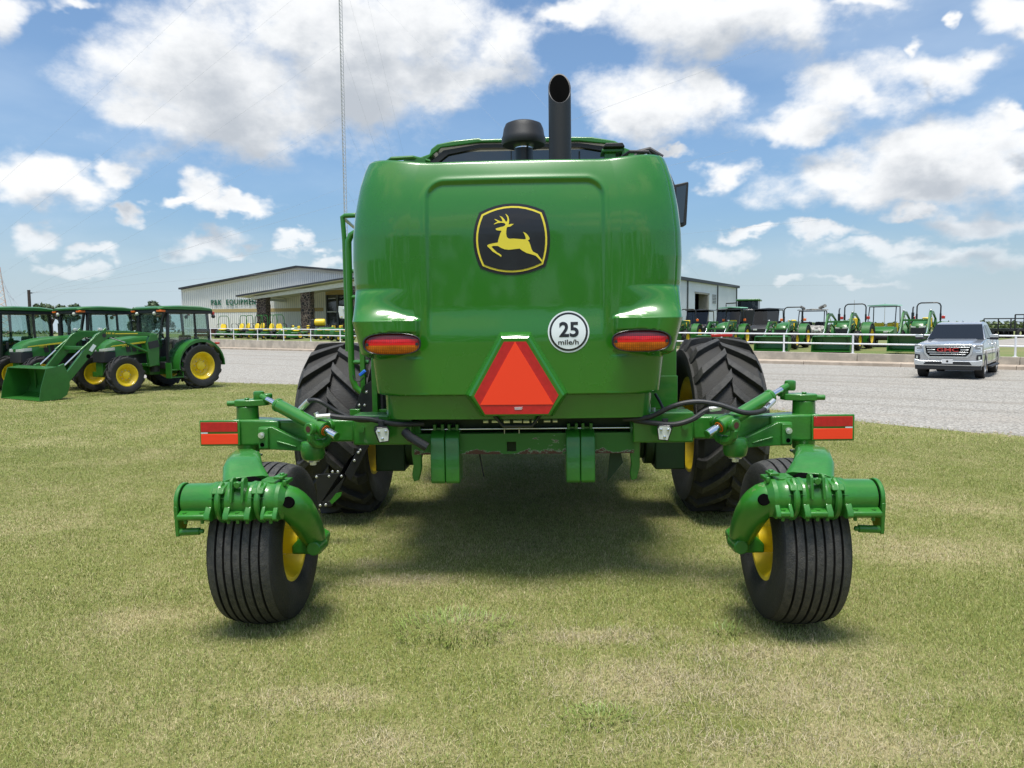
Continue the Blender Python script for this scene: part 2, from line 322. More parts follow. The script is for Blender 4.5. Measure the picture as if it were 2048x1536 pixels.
# ------------------------------------------------------------------ mesh builder
class MB:
    def __init__(s): s.v = []; s.f = []; s.m = []; s.mi = 0
    def add(s, vs, fs):
        o = len(s.v); s.v += [tuple(p) for p in vs]; s.f += [tuple(i+o for i in f) for f in fs]; s.m += [s.mi]*len(fs); return s
    def slot(s, i): s.mi = i; return s
    def box(s, x0, x1, y0, y1, z0, z1, M=None):
        vs = [Vector(p) for p in ((x0,y0,z0),(x1,y0,z0),(x1,y1,z0),(x0,y1,z0),(x0,y0,z1),(x1,y0,z1),(x1,y1,z1),(x0,y1,z1))]
        if M: vs = [M@p for p in vs]
        return s.add(vs, [(0,3,2,1),(4,5,6,7),(0,1,5,4),(1,2,6,5),(2,3,7,6),(3,0,4,7)])
    def bar(s, a, b, w, h, up=(0,0,1)):
        a = Vector(a); b = Vector(b); d = (b-a); l = d.length; d.normalize(); up = Vector(up)
        sx = d.cross(up)
        if sx.length < 1e-4: sx = d.cross(Vector((0,1,0)))
        sx.normalize(); uz = sx.cross(d)
        vs = [a+sx*(i*w/2)+uz*(j*h/2)+d*(k*l) for k in (0,1) for (i,j) in ((-1,-1),(1,-1),(1,1),(-1,1))]
        return s.add(vs, [(0,1,2,3),(7,6,5,4),(0,4,5,1),(1,5,6,2),(2,6,7,3),(3,7,4,0)])
    def cyl(s, a, b, r0, r1=None, n=20, cap=True):
        return s.tube([a, b], [r0, r0 if r1 is None else r1], n, cap)
    def tube(s, pts, r, n=12, cap=True, closed=False):
        P = [Vector(p) for p in pts]; k = len(P)
        rr = r if isinstance(r, (list, tuple)) else [r]*k
        T = []
        for i in range(k):
            if closed: t = P[(i+1)%k]-P[i-1]
            else: t = (P[min(i+1,k-1)]-P[max(i-1,0)])
            T.append(t.normalized())
        up = Vector((0,0,1)) if abs(T[0].z) < 0.9 else Vector((0,1,0))
        nrm = (up-T[0]*up.dot(T[0])).normalized(); vs = []
        for i in range(k):
            nrm = (nrm-T[i]*nrm.dot(T[i])).normalized(); bn = T[i].cross(nrm)
            for j in range(n):
                a = 2*PI*j/n; vs.append(P[i]+(nrm*math.cos(a)+bn*math.sin(a))*rr[i])
        fs = []
        for i in range(k if closed else k-1):
            i2 = (i+1)%k
            for j in range(n): fs.append((i*n+j, i*n+(j+1)%n, i2*n+(j+1)%n, i2*n+j))
        if cap and not closed: fs.append(tuple(range(n-1,-1,-1))); fs.append(tuple((k-1)*n+j for j in range(n)))
        return s.add(vs, fs)
    def lathe(s, prof, M=None, n=48, arc=2*PI, a0=0.0, closed=False):
        # prof: (axial, radius); axis = local X
        M = M or Matrix.Identity(4); vs = []; full = abs(arc-2*PI) < 1e-6; k = len(prof); nn = n if full else n+1
        for i in range(nn):
            a = a0+arc*i/n; c, q = math.cos(a), math.sin(a)
            for (x, r) in prof: vs.append(M@Vector((x, r*c, r*q)))
        fs = []
        for i in range(n):
            i2 = (i+1)%nn
            for j in range(k if closed else k-1):
                j2 = (j+1)%k
                fs.append((i*k+j, i*k+j2, i2*k+j2, i2*k+j))
        return s.add(vs, fs)
    def prism(s, pts, y0, y1, plane='xz', M=None):
        # polygon pts in plane, extruded along remaining axis
        def P(a, b, t):
            v = {'xz': (a,t,b), 'xy': (a,b,t), 'yz': (t,a,b)}[plane]; v = Vector(v); return M@v if M else v
        k = len(pts); vs = [P(a,b,y0) for a,b in pts]+[P(a,b,y1) for a,b in pts]
        fs = [tuple(range(k)), tuple(range(2*k-1,k-1,-1))]+[(i,k+i,k+(i+1)%k,(i+1)%k) for i in range(k)]
        return s.add(vs, fs)
    def loft(s, secs, cap=True):
        k = len(secs[0]); vs = [p for q in secs for p in q]; fs = []
        for i in range(len(secs)-1):
            for j in range(k): fs.append((i*k+j, i*k+(j+1)%k, (i+1)*k+(j+1)%k, (i+1)*k+j))
        if cap: fs.append(tuple(range(k-1,-1,-1))); fs.append(tuple((len(secs)-1)*k+j for j in range(k)))
        return s.add(vs, fs)
    def ball(s, c, r, n=14, sc=(1,1,1)):
        c = Vector(c); vs = []; fs = []
        for i in range(n//2+1):
            t = PI*i/(n//2)
            for j in range(n):
                a = 2*PI*j/n; vs.append(c+Vector((math.sin(t)*math.cos(a)*sc[0]*r, math.sin(t)*math.sin(a)*sc[1]*r, math.cos(t)*sc[2]*r)))
        for i in range(n//2):
            for j in range(n): fs.append((i*n+j, (i+1)*n+j, (i+1)*n+(j+1)%n, i*n+(j+1)%n))
        return s.add(vs, fs)
    def pieces(s, gap=.002):
        par = list(range(len(s.v)))
        def fd(i):
            while par[i] != i: par[i] = par[par[i]]; i = par[i]
            return i
        for f in s.f:
            a = fd(f[0])
            for j in f[1:]: par[fd(j)] = a
        g = {}
        for k, f in enumerate(s.f): g.setdefault(fd(f[0]), []).append(k)
        def bb(fs):
            P = [s.v[i] for k in fs for i in s.f[k]]; return [min(p[c] for p in P)-gap for c in range(3)], [max(p[c] for p in P)+gap for c in range(3)]
        L_ = [(fs, bb(fs)) for fs in g.values()]; done = False
        while not done:
            done = True
            for i in range(len(L_)):
                for j in range(i+1, len(L_)):
                    A, B = L_[i][1], L_[j][1]
                    if all(A[0][c] <= B[1][c] and B[0][c] <= A[1][c] for c in range(3)):
                        fs = L_[i][0]+L_[j][0]; L_[i] = (fs, bb(fs)); L_.pop(j); done = False; break
                if not done: break
        g = dict(enumerate(f for f, _ in L_))
        out = []
        for fs in g.values():
            mp = {}; m = MB()
            for k in fs:
                for i in s.f[k]:
                    if i not in mp: mp[i] = len(m.v); m.v.append(s.v[i])
                m.f.append(tuple(mp[i] for i in s.f[k])); m.m.append(s.m[k])
            out.append(m)
        return out
    def each(s, name, mats, parent=None, **kw):
        return [m.build(name, mats, parent, **kw) for m in s.pieces()]
    def build(s, name, mats, parent=None, bev=0.0, smooth=True, ang=35, seg=2):
        me = bpy.data.meshes.new(name); me.from_pydata(s.v, [], s.f)
        mats = mats if isinstance(mats, (list,tuple)) else [mats]
        for x in mats: me.materials.append(MT[x] if isinstance(x, str) else x)
        if len(mats) > 1: me.polygons.foreach_set('material_index', s.m)
        bm = bmesh.new(); bm.from_mesh(me); bmesh.ops.remove_doubles(bm, verts=bm.verts, dist=1e-5); bmesh.ops.recalc_face_normals(bm, faces=bm.faces); bm.to_mesh(me); bm.free()
        if smooth:
            me.polygons.foreach_set('use_smooth', [True]*len(me.polygons)); me.set_sharp_from_angle(angle=R(ang))
        o = bpy.data.objects.new(name, me); COL.objects.link(o)
        if parent: o.parent = parent
        if bev:
            b = o.modifiers.new('bevel', 'BEVEL'); b.width = bev; b.segments = seg; b.limit_method = 'ANGLE'; b.angle_limit = R(40); b.harden_normals = False
        return o
def tag(o, label=None, cat=None, group=None, kind=None):
    if label: o['label'] = label
    if cat: o['category'] = cat
    if group: o['group'] = group
    if kind: o['kind'] = kind
    return o
def thing(name, label, cat, loc=(0,0,0), rz=0.0, group=None, scale=1.0):
    o = bpy.data.objects.new(name, None); COL.objects.link(o); o.empty_display_size = 0.2
    o.location = loc; o.rotation_euler = (0,0,rz); o.scale = (scale,)*3
    return tag(o, label, cat, group)
def kids(o): return [c for c in bpy.data.objects if c.parent == o]
def copy_tree(o, parent=None):
    c = o.copy(); COL.objects.link(c)
    if parent: c.parent = parent
    for k in list(o.children): copy_tree(k, c)
    return c
def dup(o, label, loc, rz, scale=None, group=None, skip=()):
    bpy.context.view_layer.update()
    c = copy_tree(o); c.location = loc; c.rotation_euler = (0,0,rz)
    if scale: c.scale = (scale,)*3
    tag(c, label, None, group); return c
def text_mesh(body, size, ext=0.002, bold=0.0, sx=1.0, align='CENTER', space=1.0):
    cu = bpy.data.curves.new('text', 'FONT'); cu.body = body; cu.size = size; cu.extrude = ext; cu.offset = bold; cu.align_x = align; cu.align_y = 'CENTER'; cu.resolution_u = 4; cu.space_character = space
    ob = bpy.data.objects.new('text', cu); COL.objects.link(ob); bpy.context.view_layer.update()
    me = bpy.data.meshes.new_from_object(ob.evaluated_get(bpy.context.evaluated_depsgraph_get()))
    bpy.data.objects.remove(ob); bpy.data.curves.remove(cu)
    vs = [(v.co.x*sx, v.co.y, v.co.z) for v in me.vertices]; fs = [tuple(p.vertices) for p in me.polygons]
    bpy.data.meshes.remove(me); return vs, fs
#@@SETTING@@
# ------------------------------------------------------------------ the setting
LA = Vector((19.3, 27.7, 0)); LB = Vector((-16.27, 58.6, 0)); LE = (LB-LA).normalized(); LN = Vector((LE.y, -LE.x, 0))
def LP(t, d, z=0.0): v = LA+LE*t+LN*d; v.z = z; return v
def LT(px, d):          # t along the kerb line (offset d) seen at pixel column px
    r = ray(px, 670); q = LA+LN*d; det = r.x*(-LE.y)+LE.x*r.y
    return (r.x*q.y-r.y*q.x)/(r.y*LE.x-r.x*LE.y)
def zw(t): t = max(-15, min(95, t)); return 0.43+0.0068*t
def zt(t): t = max(-15, min(95, t)); return 0.75+0.0045*t
def YZ(t, d):
    D_ = 10.8-6.6*min(1, max(0, (t-20)/25)); k = min(1, max(0, (d-1.2)/D_)); return zw(t)+(zt(t)-zw(t))*k
def ygnd(px, d):        # point on the raised yard at pixel column px, distance d behind the kerb line
    t = LT(px, d); return LP(t, d, YZ(t, d))
def heading(v): return math.atan2(v[1], v[0])
# base gravel lot: the ground sheet on the near side
b = MB(); b.add([LP(-900,-1500), LP(1500,-1500), LP(1500,0.05), LP(-900,0.05)], [(0,1,2,3)])
o = b.build('gravel_lot', 'gravel', smooth=False); tag(o, 'pale grey crushed gravel lot beyond the lawn', 'gravel lot', kind='structure')
# lawn sheet
edge = [(-420,290),(-120,92),(-60,54),(-22.7,32.1),(-9.6,23.9),(-6.6,22.6),(0,18.9),(5.3,15.1),(6.0,13.4),(6.6,12.3),(7.85,11.0),(9.5,9.2),(12,6.5),(18,1.5),(40,-12),(120,-60)]
pts = []
for i in range(len(edge)-1):
    a, c = Vector(edge[i]), Vector(edge[i+1]); n = max(1, min(60, int((c-a).length/0.12)))
    for k in range(n):
        p = a.lerp(c, k/n); j = mnoise.noise(Vector((p.x*1.7, p.y*1.7, 0)))*0.22+mnoise.noise(Vector((p.x*6, p.y*6, 3)))*0.11
        pts.append((p.x+j*0.4, p.y+j))
LAWN_EDGE = list(pts)
pts += [(120,-60),(120,-400),(-420,-400)]
vs = [(x,y,0.006) for x,y in pts]; b = MB(); tri = tessellate_polygon([[Vector(v) for v in vs]]); b.add(vs, [tuple(t) for t in tri])
o = b.build('lawn', 'lawn_soil', smooth=False); tag(o, 'mown lawn with dry straw coloured patches', 'lawn', kind='structure')
# dry bare soil smears near the lawn edge
# raised yard
ts = [-900,-300,-60]+list(range(-15,96,5))+[200,500,1500]; ds = [1.15,1.8,2.6,3.4,4.2,4.8,8,14,30,80,300,1500,5000]
b = MB(); vs = []
for t in ts:
    for d in ds: vs.append(LP(t, d, YZ(t,d) if d < 400 else 0.9))
nd = len(ds); fs = [(i*nd+j,(i+1)*nd+j,(i+1)*nd+j+1,i*nd+j+1) for i in range(len(ts)-1) for j in range(nd-1)]
b.add(vs, fs); o = b.build('yard_ground', 'far_grass'); tag(o, 'green grass yard raised behind the retaining wall', 'yard', kind='structure')
b = MB(); b.add([LP(-80,9.5,.72),LP(3.2,9.5,YZ(3,9.5)+.03),LP(3.2,12,YZ(3,12)+.03),LP(3.2,34,YZ(3,34)+.03),LP(-80,34,YZ(-80,34)+.03),LP(-80,12,YZ(-80,12)+.03)], [(0,1,2,5),(5,2,3,4)])
o = b.build('storage_lot', 'lot_gravel', smooth=False); tag(o, 'tan gravel storage lot behind the fence at the far right', 'gravel lot', kind='structure')
MK = Matrix(((LE.x,LN.x,0,LA.x),(LE.y,LN.y,0,LA.y),(0,0,1,0),(0,0,0,1)))
b = MB()
for i in range(-8, 26):
    j = 0.012*math.sin(i*2.3)
    b.prism([(0.0+j,-.05),(0.02+j,0.13),(0.06+j,0.155),(1.02,0.16),(1.02,-.05)], i*4.0+0.008, i*4.0+3.992, plane='yz', M=MK)
o = b.build('kerb', 'kerb_concrete', bev=0.01); tag(o, 'stepped tan concrete kerb and gutter along the foot of the wall', 'kerb', kind='structure')
def wall_sec(t):
    h = zw(t)+0.03; return [MK@Vector((t,1.0,-.1)), MK@Vector((t,1.0,h)), MK@Vector((t,1.25,h)), MK@Vector((t,1.25,-.1))]
wl = thing('retaining_wall', 'long low weathered concrete retaining wall under the white rail fence', 'wall', LP(0,1.0,0))
for i in range(-5, 17):
    b = MB(); b.loft([wall_sec(i*6.0+0.012), wall_sec(i*6.0+5.988)]); o = b.build('wall_panel', 'concrete', bev=0.012); o.parent = wl; o.matrix_parent_inverse = Matrix.Translation(-LP(0,1.0,0))
# fence
TP = [-9.2,-6.1,-2.95,0.175,3.15,6.22,9.32,12.48,15.7,19.0,22.4,25.9,29.5,33.2,36.95,40.75,44.6,48.69,52.78,57.08,61.4,65.9,70.5,75.2,80.0,85.0]
def ztop(t): return 1.285+0.0102*t
fence = thing('rail_fence', 'white pipe fence with two rails on top of the concrete wall', 'fence', LP(0,1.12,0)); fi = Matrix.Translation(-LP(0,1.12,0))
def infence(o): o.parent = fence; o.matrix_parent_inverse = fi; return o
for t in TP:
    b = MB(); b.cyl(LP(t,1.12,zw(t)+.02), LP(t,1.12,ztop(t)+.01), .042, n=10); b.cyl(LP(t,1.12,zw(t)+.02), LP(t,1.12,zw(t)+.05), .09, n=10)
    infence(b.build('fence_post', 'white_paint'))
for f, nm in ((1.0,'fence_rail'),(0.52,'fence_rail')):
    b = MB(); b.tube([LP(t,1.12, zw(t)+(ztop(t)-zw(t))*f) for t in TP], 0.036, n=8); infence(b.build(nm, 'white_paint'))
# ------------------------------------------------------------------ grass (stuff)
def blade_mesh(name, nb, rad, wid, l0, l1, lean, seed, mt='grass_blade'):
    r = np.random.default_rng(seed); n = nb
    a = r.uniform(0,2*PI,n); q = rad*np.sqrt(r.uniform(0,1,n)); px = q*np.cos(a); py = q*np.sin(a)
    L0 = r.uniform(l0,l1,n); th = r.uniform(0,2*PI,n); le = r.uniform(0.15,1.0,n)*lean
    fl = r.uniform(0,1,n) < 0.14; le = np.where(fl, lean*2.2, le)
    wa = r.uniform(0,PI,n); wx = np.cos(wa)*wid/2; wy = np.sin(wa)*wid/2
    dx = np.cos(th); dy = np.sin(th); V = np.zeros((n,5,3))
    m1 = L0*0.55; hx1 = m1*np.sin(le*0.5); hz1 = m1*np.cos(le*0.5); hx2 = hx1+L0*0.45*np.sin(le*1.2); hz2 = hz1+L0*0.45*np.cos(np.minimum(le*1.2,1.5))
    V[:,0] = np.stack([px-wx,py-wy,np.zeros(n)],1); V[:,1] = np.stack([px+wx,py+wy,np.zeros(n)],1)
    V[:,2] = np.stack([px+dx*hx1+wx*.8,py+dy*hx1+wy*.8,hz1],1); V[:,3] = np.stack([px+dx*hx1-wx*.8,py+dy*hx1-wy*.8,hz1],1)
    V[:,4] = np.stack([px+dx*hx2,py+dy*hx2,hz2],1)
    F = []; 
    for i in range(n): o = i*5; F.append((o,o+1,o+2,o+3)); F.append((o+3,o+2,o+4))
    me = bpy.data.meshes.new(name); me.from_pydata(V.reshape(-1,3).tolist(), [], F)
    ca = me.color_attributes.new('rnd','FLOAT_COLOR','POINT'); c = np.repeat(np.concatenate([r.uniform(0,1,(n,3)),np.ones((n,1))],1),5,axis=0)
    ca.data.foreach_set('color', c.ravel()); me.materials.append(MT[mt])
    return me
def grass_field(name, meshes, P, sc, label):
    hid = bpy.data.collections.new('grass_sources')
    for me in meshes: hid.objects.link(bpy.data.objects.new('grass_tuft', me))
    me = bpy.data.meshes.new(name); me.vertices.add(len(P)); me.vertices.foreach_set('co', P.ravel())
    me.attributes.new('sc','FLOAT','POINT').data.foreach_set('value', sc)
    o = bpy.data.objects.new(name, me); COL.objects.link(o)
    ng = bpy.data.node_groups.new(name,'GeometryNodeTree')
    ng.interface.new_socket('Geometry', in_out='INPUT', socket_type='NodeSocketGeometry'); ng.interface.new_socket('Geometry', in_out='OUTPUT', socket_type='NodeSocketGeometry')
    gi = ng.nodes.new('NodeGroupInput'); go = ng.nodes.new('NodeGroupOutput'); ip = ng.nodes.new('GeometryNodeInstanceOnPoints')
    ci = ng.nodes.new('GeometryNodeCollectionInfo'); ci.inputs[0].default_value = hid; ci.inputs['Separate Children'].default_value = True; ci.inputs['Reset Children'].default_value = True
    rv = ng.nodes.new('FunctionNodeRandomValue'); rv.data_type = 'FLOAT_VECTOR'; rv.inputs[0].default_value = (0,0,0); rv.inputs[1].default_value = (0,0,2*PI)
    na = ng.nodes.new('GeometryNodeInputNamedAttribute'); na.data_type = 'FLOAT'; na.inputs[0].default_value = 'sc'
    L(ng, gi.outputs[0], ip.inputs['Points']); L(ng, ci.outputs[0], ip.inputs['Instance']); ip.inputs['Pick Instance'].default_value = True
    L(ng, rv.outputs[0], ip.inputs['Rotation']); L(ng, na.outputs[0], ip.inputs['Scale']); L(ng, ip.outputs[0], go.inputs[0])
    md = o.modifiers.new('grass','NODES'); md.node_group = ng
    return tag(o, label, 'grass', kind='stuff')
ED = np.array(LAWN_EDGE)
def lawn_y(x): return np.interp(x, ED[:,0], ED[:,1])
def scatter(y0, y1, dens, seed, wf=0.76):
    r = np.random.default_rng(seed); x0, x1 = -wf*y1-0.4, wf*y1+0.4; st = 1/math.sqrt(dens)
    X, Y = np.meshgrid(np.arange(x0,x1,st), np.arange(y0,y1,st)); x = X.ravel()+r.uniform(-.45,.45,X.size)*st; y = Y.ravel()+r.uniform(-.45,.45,X.size)*st
    k = (np.abs(x) < wf*y+0.4) & (y < lawn_y(x)-0.03)
    x = x[k]; y = y[k]; P = np.stack([x,y,np.full(len(x),0.006)],1); return P.astype(np.float32), r.uniform(0.8,1.2,len(x)).astype(np.float32)
P, s = scatter(1.7, 4.6, 95, 1)
grass_field('lawn_grass', [blade_mesh('b%d'%i, 190, .14, .0024, .010, .030, 1.35, i) for i in range(5)], P, s, 'short mown lawn grass with straw blades nearest the viewer')
P, s = scatter(4.6, 10.5, 52, 2)
grass_field('lawn_grass', [blade_mesh('c%d'%i, 190, .18, .0032, .010, .028, 1.35, 10+i) for i in range(5)], P, s, 'short mown lawn grass around the large green machine')
P, s = scatter(10.5, 32, 15, 3)
grass_field('lawn_grass', [blade_mesh('d%d'%i, 130, .32, .0065, .013, .032, 1.3, 20+i) for i in range(4)], P, s, 'short mown lawn grass under the parked tractors at the left')
sp_ = []; rg = np.random.default_rng(77)
for (px, py, rx, ry, n) in [(1330,1360,.50,.16,260),(1180,1275,.50,.07,150),(1640,1380,.50,.22,220),(1480,1310,.45,.07,110),(1840,1105,.5,.18,90),(820,1165,.45,.08,70),(760,1130,.2,.08,30),(1850,1010,.6,.4,60),(1620,1500,.8,.08,160),(760,1510,.3,.10,60),(960,1240,.25,.05,40),(250,1240,.3,.14,40),(1280,1420,.6,.25,120),(1500,1430,.5,.25,120),(620,1400,.35,.08,40)]:
    c_ = GND(px, py); k_ = max(1.0, c_.y/4)
    for i in range(int(n*.5)): sp_.append((c_.x+rg.normal()*rx*.55, c_.y+rg.normal()*ry*.8, .008))
sp_ = np.array(sp_, dtype=np.float32)
grass_field('straw_litter', [blade_mesh('s%d'%i, 18, .07, .0022, .025, .07, 2.9, 40+i, 'straw_blade') for i in range(4)], sp_, rg.uniform(.6,1.2,len(sp_)).astype(np.float32), 'pale dry straw lying in thin tangles on the lawn in the foreground')
# coarse clump of longer blades, and two small ones
def clump(px, py, rad, n, l0, l1, label):
    c = GND(px, py); b = MB(); rr = random.Random(px)
    for i in range(n):
        a = rr.uniform(0,2*PI); q = rad*math.sqrt(rr.random()); p = Vector((q*math.cos(a), q*math.sin(a)*.7, 0)); l = rr.uniform(l0,l1); th = a+rr.uniform(-.8,.8); le = rr.uniform(.7,1.4)
        w = 0.0022; s = Vector((-math.sin(th), math.cos(th), 0))*w; d = Vector((math.cos(th),math.sin(th),0))
        p1 = p+d*l*.5*math.sin(le*.6)+Vector((0,0,l*.5*math.cos(le*.6))); p2 = p1+d*l*.5*math.sin(le*1.3)+Vector((0,0,l*.5*math.cos(le*1.3)))
        b.add([p-s,p+s,p1+s,p1-s,p2],[(0,1,2,3),(3,2,4)])
    o = b.build('grass_clump','clump_blade',smooth=False); o.location = (c.x,c.y,.006); tag(o,label,'grass clump'); return o
clump(905,1262,.36,420,.04,.10,'coarse clump of long green blades in the lawn left of centre foreground')
clump(1200,1440,.16,220,.02,.05,'small leafy green clump low in the foreground right of centre')
clump(1450,1268,.10,70,.04,.10,'small clump of long blades beside the right rear wheel')

b = MB(); rr = random.Random(12)
for i in range(900):
    k_ = rr.randrange(20, len(LAWN_EDGE)-2); x_, y_ = LAWN_EDGE[k_]
    if not (-14 < x_ < 12): continue
    q_ = Vector((x_+rr.gauss(0,.15), y_+abs(rr.gauss(0,.30))-.16, .010)); r_ = rr.uniform(.010,.030)
    P_ = [q_+Vector((r_*rr.uniform(.7,1.2),0,0)), q_+Vector((0,r_*rr.uniform(.7,1.2),0)), q_-Vector((r_,0,0)), q_-Vector((0,r_,0)), q_+Vector((0,0,r_*.8)), q_-Vector((0,0,r_*.5))]
    b.add(P_, [(0,1,4),(1,2,4),(2,3,4),(3,0,4),(1,0,5),(2,1,5),(3,2,5),(0,3,5)])
o = b.build('loose_stones','kerb_concrete',smooth=False); tag(o,'loose pale stones scattered along the edge between gravel and lawn','stones',kind='stuff')
# ------------------------------------------------------------------ wheels
def axM(o, axis='x', sg=1):
    """matrix: local X -> axle direction at origin o"""
    o = Vector(o)
    if axis == 'x': Mx = Matrix(((sg,0,0),(0,1,0),(0,0,1))).to_4x4()
    else: Mx = Matrix(((0,-sg,0),(sg,0,0),(0,0,1))).to_4x4()
    Mx.translation = o; return Mx
def ag_tyre(Rr, Wd, rim, nl, lh, M, n=72, lw=0.055, dirn=1, curve=1.0, seg=9):
    b = MB(); bd = Rr-rim
    half = [(Wd*.33, rim-.01), (Wd*.36, rim+.012), (Wd*.40, rim+bd*.10), (Wd*.47, rim+bd*.35), (Wd*.495, rim+bd*.55), (Wd*.49, rim+bd*.72), (Wd*.455, Rr-lh*1.9), (Wd*.40, Rr-lh*1.15), (Wd*.2, Rr-lh*.93), (0, Rr-lh*.88)]
    prof = half+[(-x, r) for x, r in half[-2::-1]]
    b.lathe(prof, M, n)
    for sg in (-1, 1):
        for k in range(nl):
            a0 = 2*PI*(k+(0.5 if sg > 0 else 0))/nl; secs = []
            for i in range(seg):
                q = i/(seg-1); x = sg*(-.012*Wd+q*.478*Wd)
                an = a0+dirn*(q**0.85)*(2*PI/nl)*1.05*curve
                rt = Rr*(1-.006*q*q) if q < .86 else Rr-(q-.86)/.14*lh*2.2
                w = lw*(1.15-.5*q+.55*q*q)
                if i == 0: w *= 1.1
                wa = w/Rr/2; rb = Rr-lh*(1.35+1.5*q*q)
                if q > .93: x = sg*Wd*.492
                P = []
                for (aa, r) in ((an-wa*1.25, rb), (an+wa*1.25, rb), (an+wa*.85, rt), (an-wa*.85, rt)): P.append(M@Vector((x, r*math.cos(aa), r*math.sin(aa))))
                secs.append(P)
            n0 = len(b.m); b.loft(secs)
            for i in range(seg-1): b.m[n0+i*4+2] = 1
    return b
def rim_mb(rim, Wd, M, dish=0.0, n=48, bolts=8, hub=0.3, face=1):
    b = MB(); h = Wd*.36
    b.lathe([(h,rim+.012),(h+.012,rim+.02),(h+.012,rim-.005),(h-.01,rim-.02),(h*.8,rim-.035),(h*.55,rim-.07),(dish+.03,rim-.10),(dish+.012,rim-.13),(dish,rim*.62),(dish+.02,rim*.50),(dish+.045,rim*.42),(dish+.05,rim*.2),(dish+.05,0.001)], M, n)
    b.lathe([(-h,rim+.012),(-h-.012,rim+.02),(-h-.012,rim-.005),(-h+.01,rim-.02),(-h*.6,rim-.05),(dish-.03,rim-.09),(dish-.02,rim*.6),(dish-.03,rim*.3),(dish-.03,.001)], M, n)
    b.lathe([(dish+.045,rim*hub),(dish+.10,rim*hub*.9),(dish+.115,rim*hub*.7),(dish+.115,.001)], M, 24)
    b.slot(1)
    for i in range(bolts):
        a = 2*PI*i/bolts; r = rim*.46; p = lambda x: M@Vector((x, r*math.cos(a), r*math.sin(a)))
        b.cyl(p(dish+.03), p(dish+.062), .012, n=6)
    return b
# ------------------------------------------------------------------ the windrower
WYAW = R(2.0); WX, WY = 0.085, 4.4
WR = thing('windrower', 'large green self propelled windrower seen from behind on two ribbed caster wheels', 'windrower', (WX, WY, 0), 0)
WR.rotation_euler = (0, R(-0.4), -WYAW)
EU = Vector((math.cos(WYAW), -math.sin(WYAW), 0)); EV = Vector((math.sin(WYAW), math.cos(WYAW), 0)); WO = Vector((WX, WY, 0))
def MP(x, y, v):      # local machine coordinates of a photo point lying at depth v behind the machine origin
    d = ray(x, y); C0 = Vector((0,0,CH)); t = (v-(C0-WO).dot(EV))/d.dot(EV); P = C0+d*t-WO
    return Vector((P.dot(EU), v, P.z))
UC = -0.05
def vr(z): return 0.12+0.13*np.clip((z-2.28)/0.5, 0, 2)**2+0.0*z
def wz(z): return np.interp(z, [1.13,1.285,1.30,1.52,1.535,1.76,1.82,2.0,2.15,2.3,2.45,2.6,2.7,2.79], [.865,.87,.91,.935,.972,1.028,1.040,1.064,1.070,1.064,1.046,1.02,.992,.958])
def sst(x, a, b): t = np.clip((x-a)/(b-a), 0, 1); return t*t*(3-2*t)
def feat(U, z):
    """outward offset of the rear face features (pods, panel)"""
    aU = np.abs(U)
    # recessed arch panel
    qx = aU-(.56-.12); qz = (z-(2.63-.12)); dd = np.where(z < 2.63-.12, aU-.56, np.sqrt(np.maximum(qx,0)**2+np.maximum(qz,0)**2)+np.minimum(np.maximum(qx,qz),0)-.12)
    f = -0.020*sst(-dd, -0.004, 0.030)*sst(z, 1.62, 1.85)
    f = f+0.003*np.exp(-((dd-.006)/.016)**2)*sst(z, 1.70, 1.9)
    # pods
    rx = .60+.17-aU; rz = 1.535+.17-z
    cd_ = np.where((rx > 0) & (rz > 0), np.sqrt(np.maximum(rx,0)**2+np.maximum(rz,0)**2)-.17, np.maximum(rx, rz)-.17)   # <0 inside
    inside = sst(-cd_, -0.004, 0.022)
    ztop = .15*sst(aU, .58, .92)+.02
    up = np.where(z < 1.76, 1.0, np.clip(1-(z-1.76)/ztop, 0, 1)**2.4)
    pod = 0.085*inside*up*sst(aU, .56, .70)
    # oval lamp seat
    el = np.sqrt(((aU-.766)/.178)**2+((z-1.618)/.069)**2)
    pod = pod-0.022*sst(-el, -1.06, -0.97)*(inside > .5)
    return f+pod
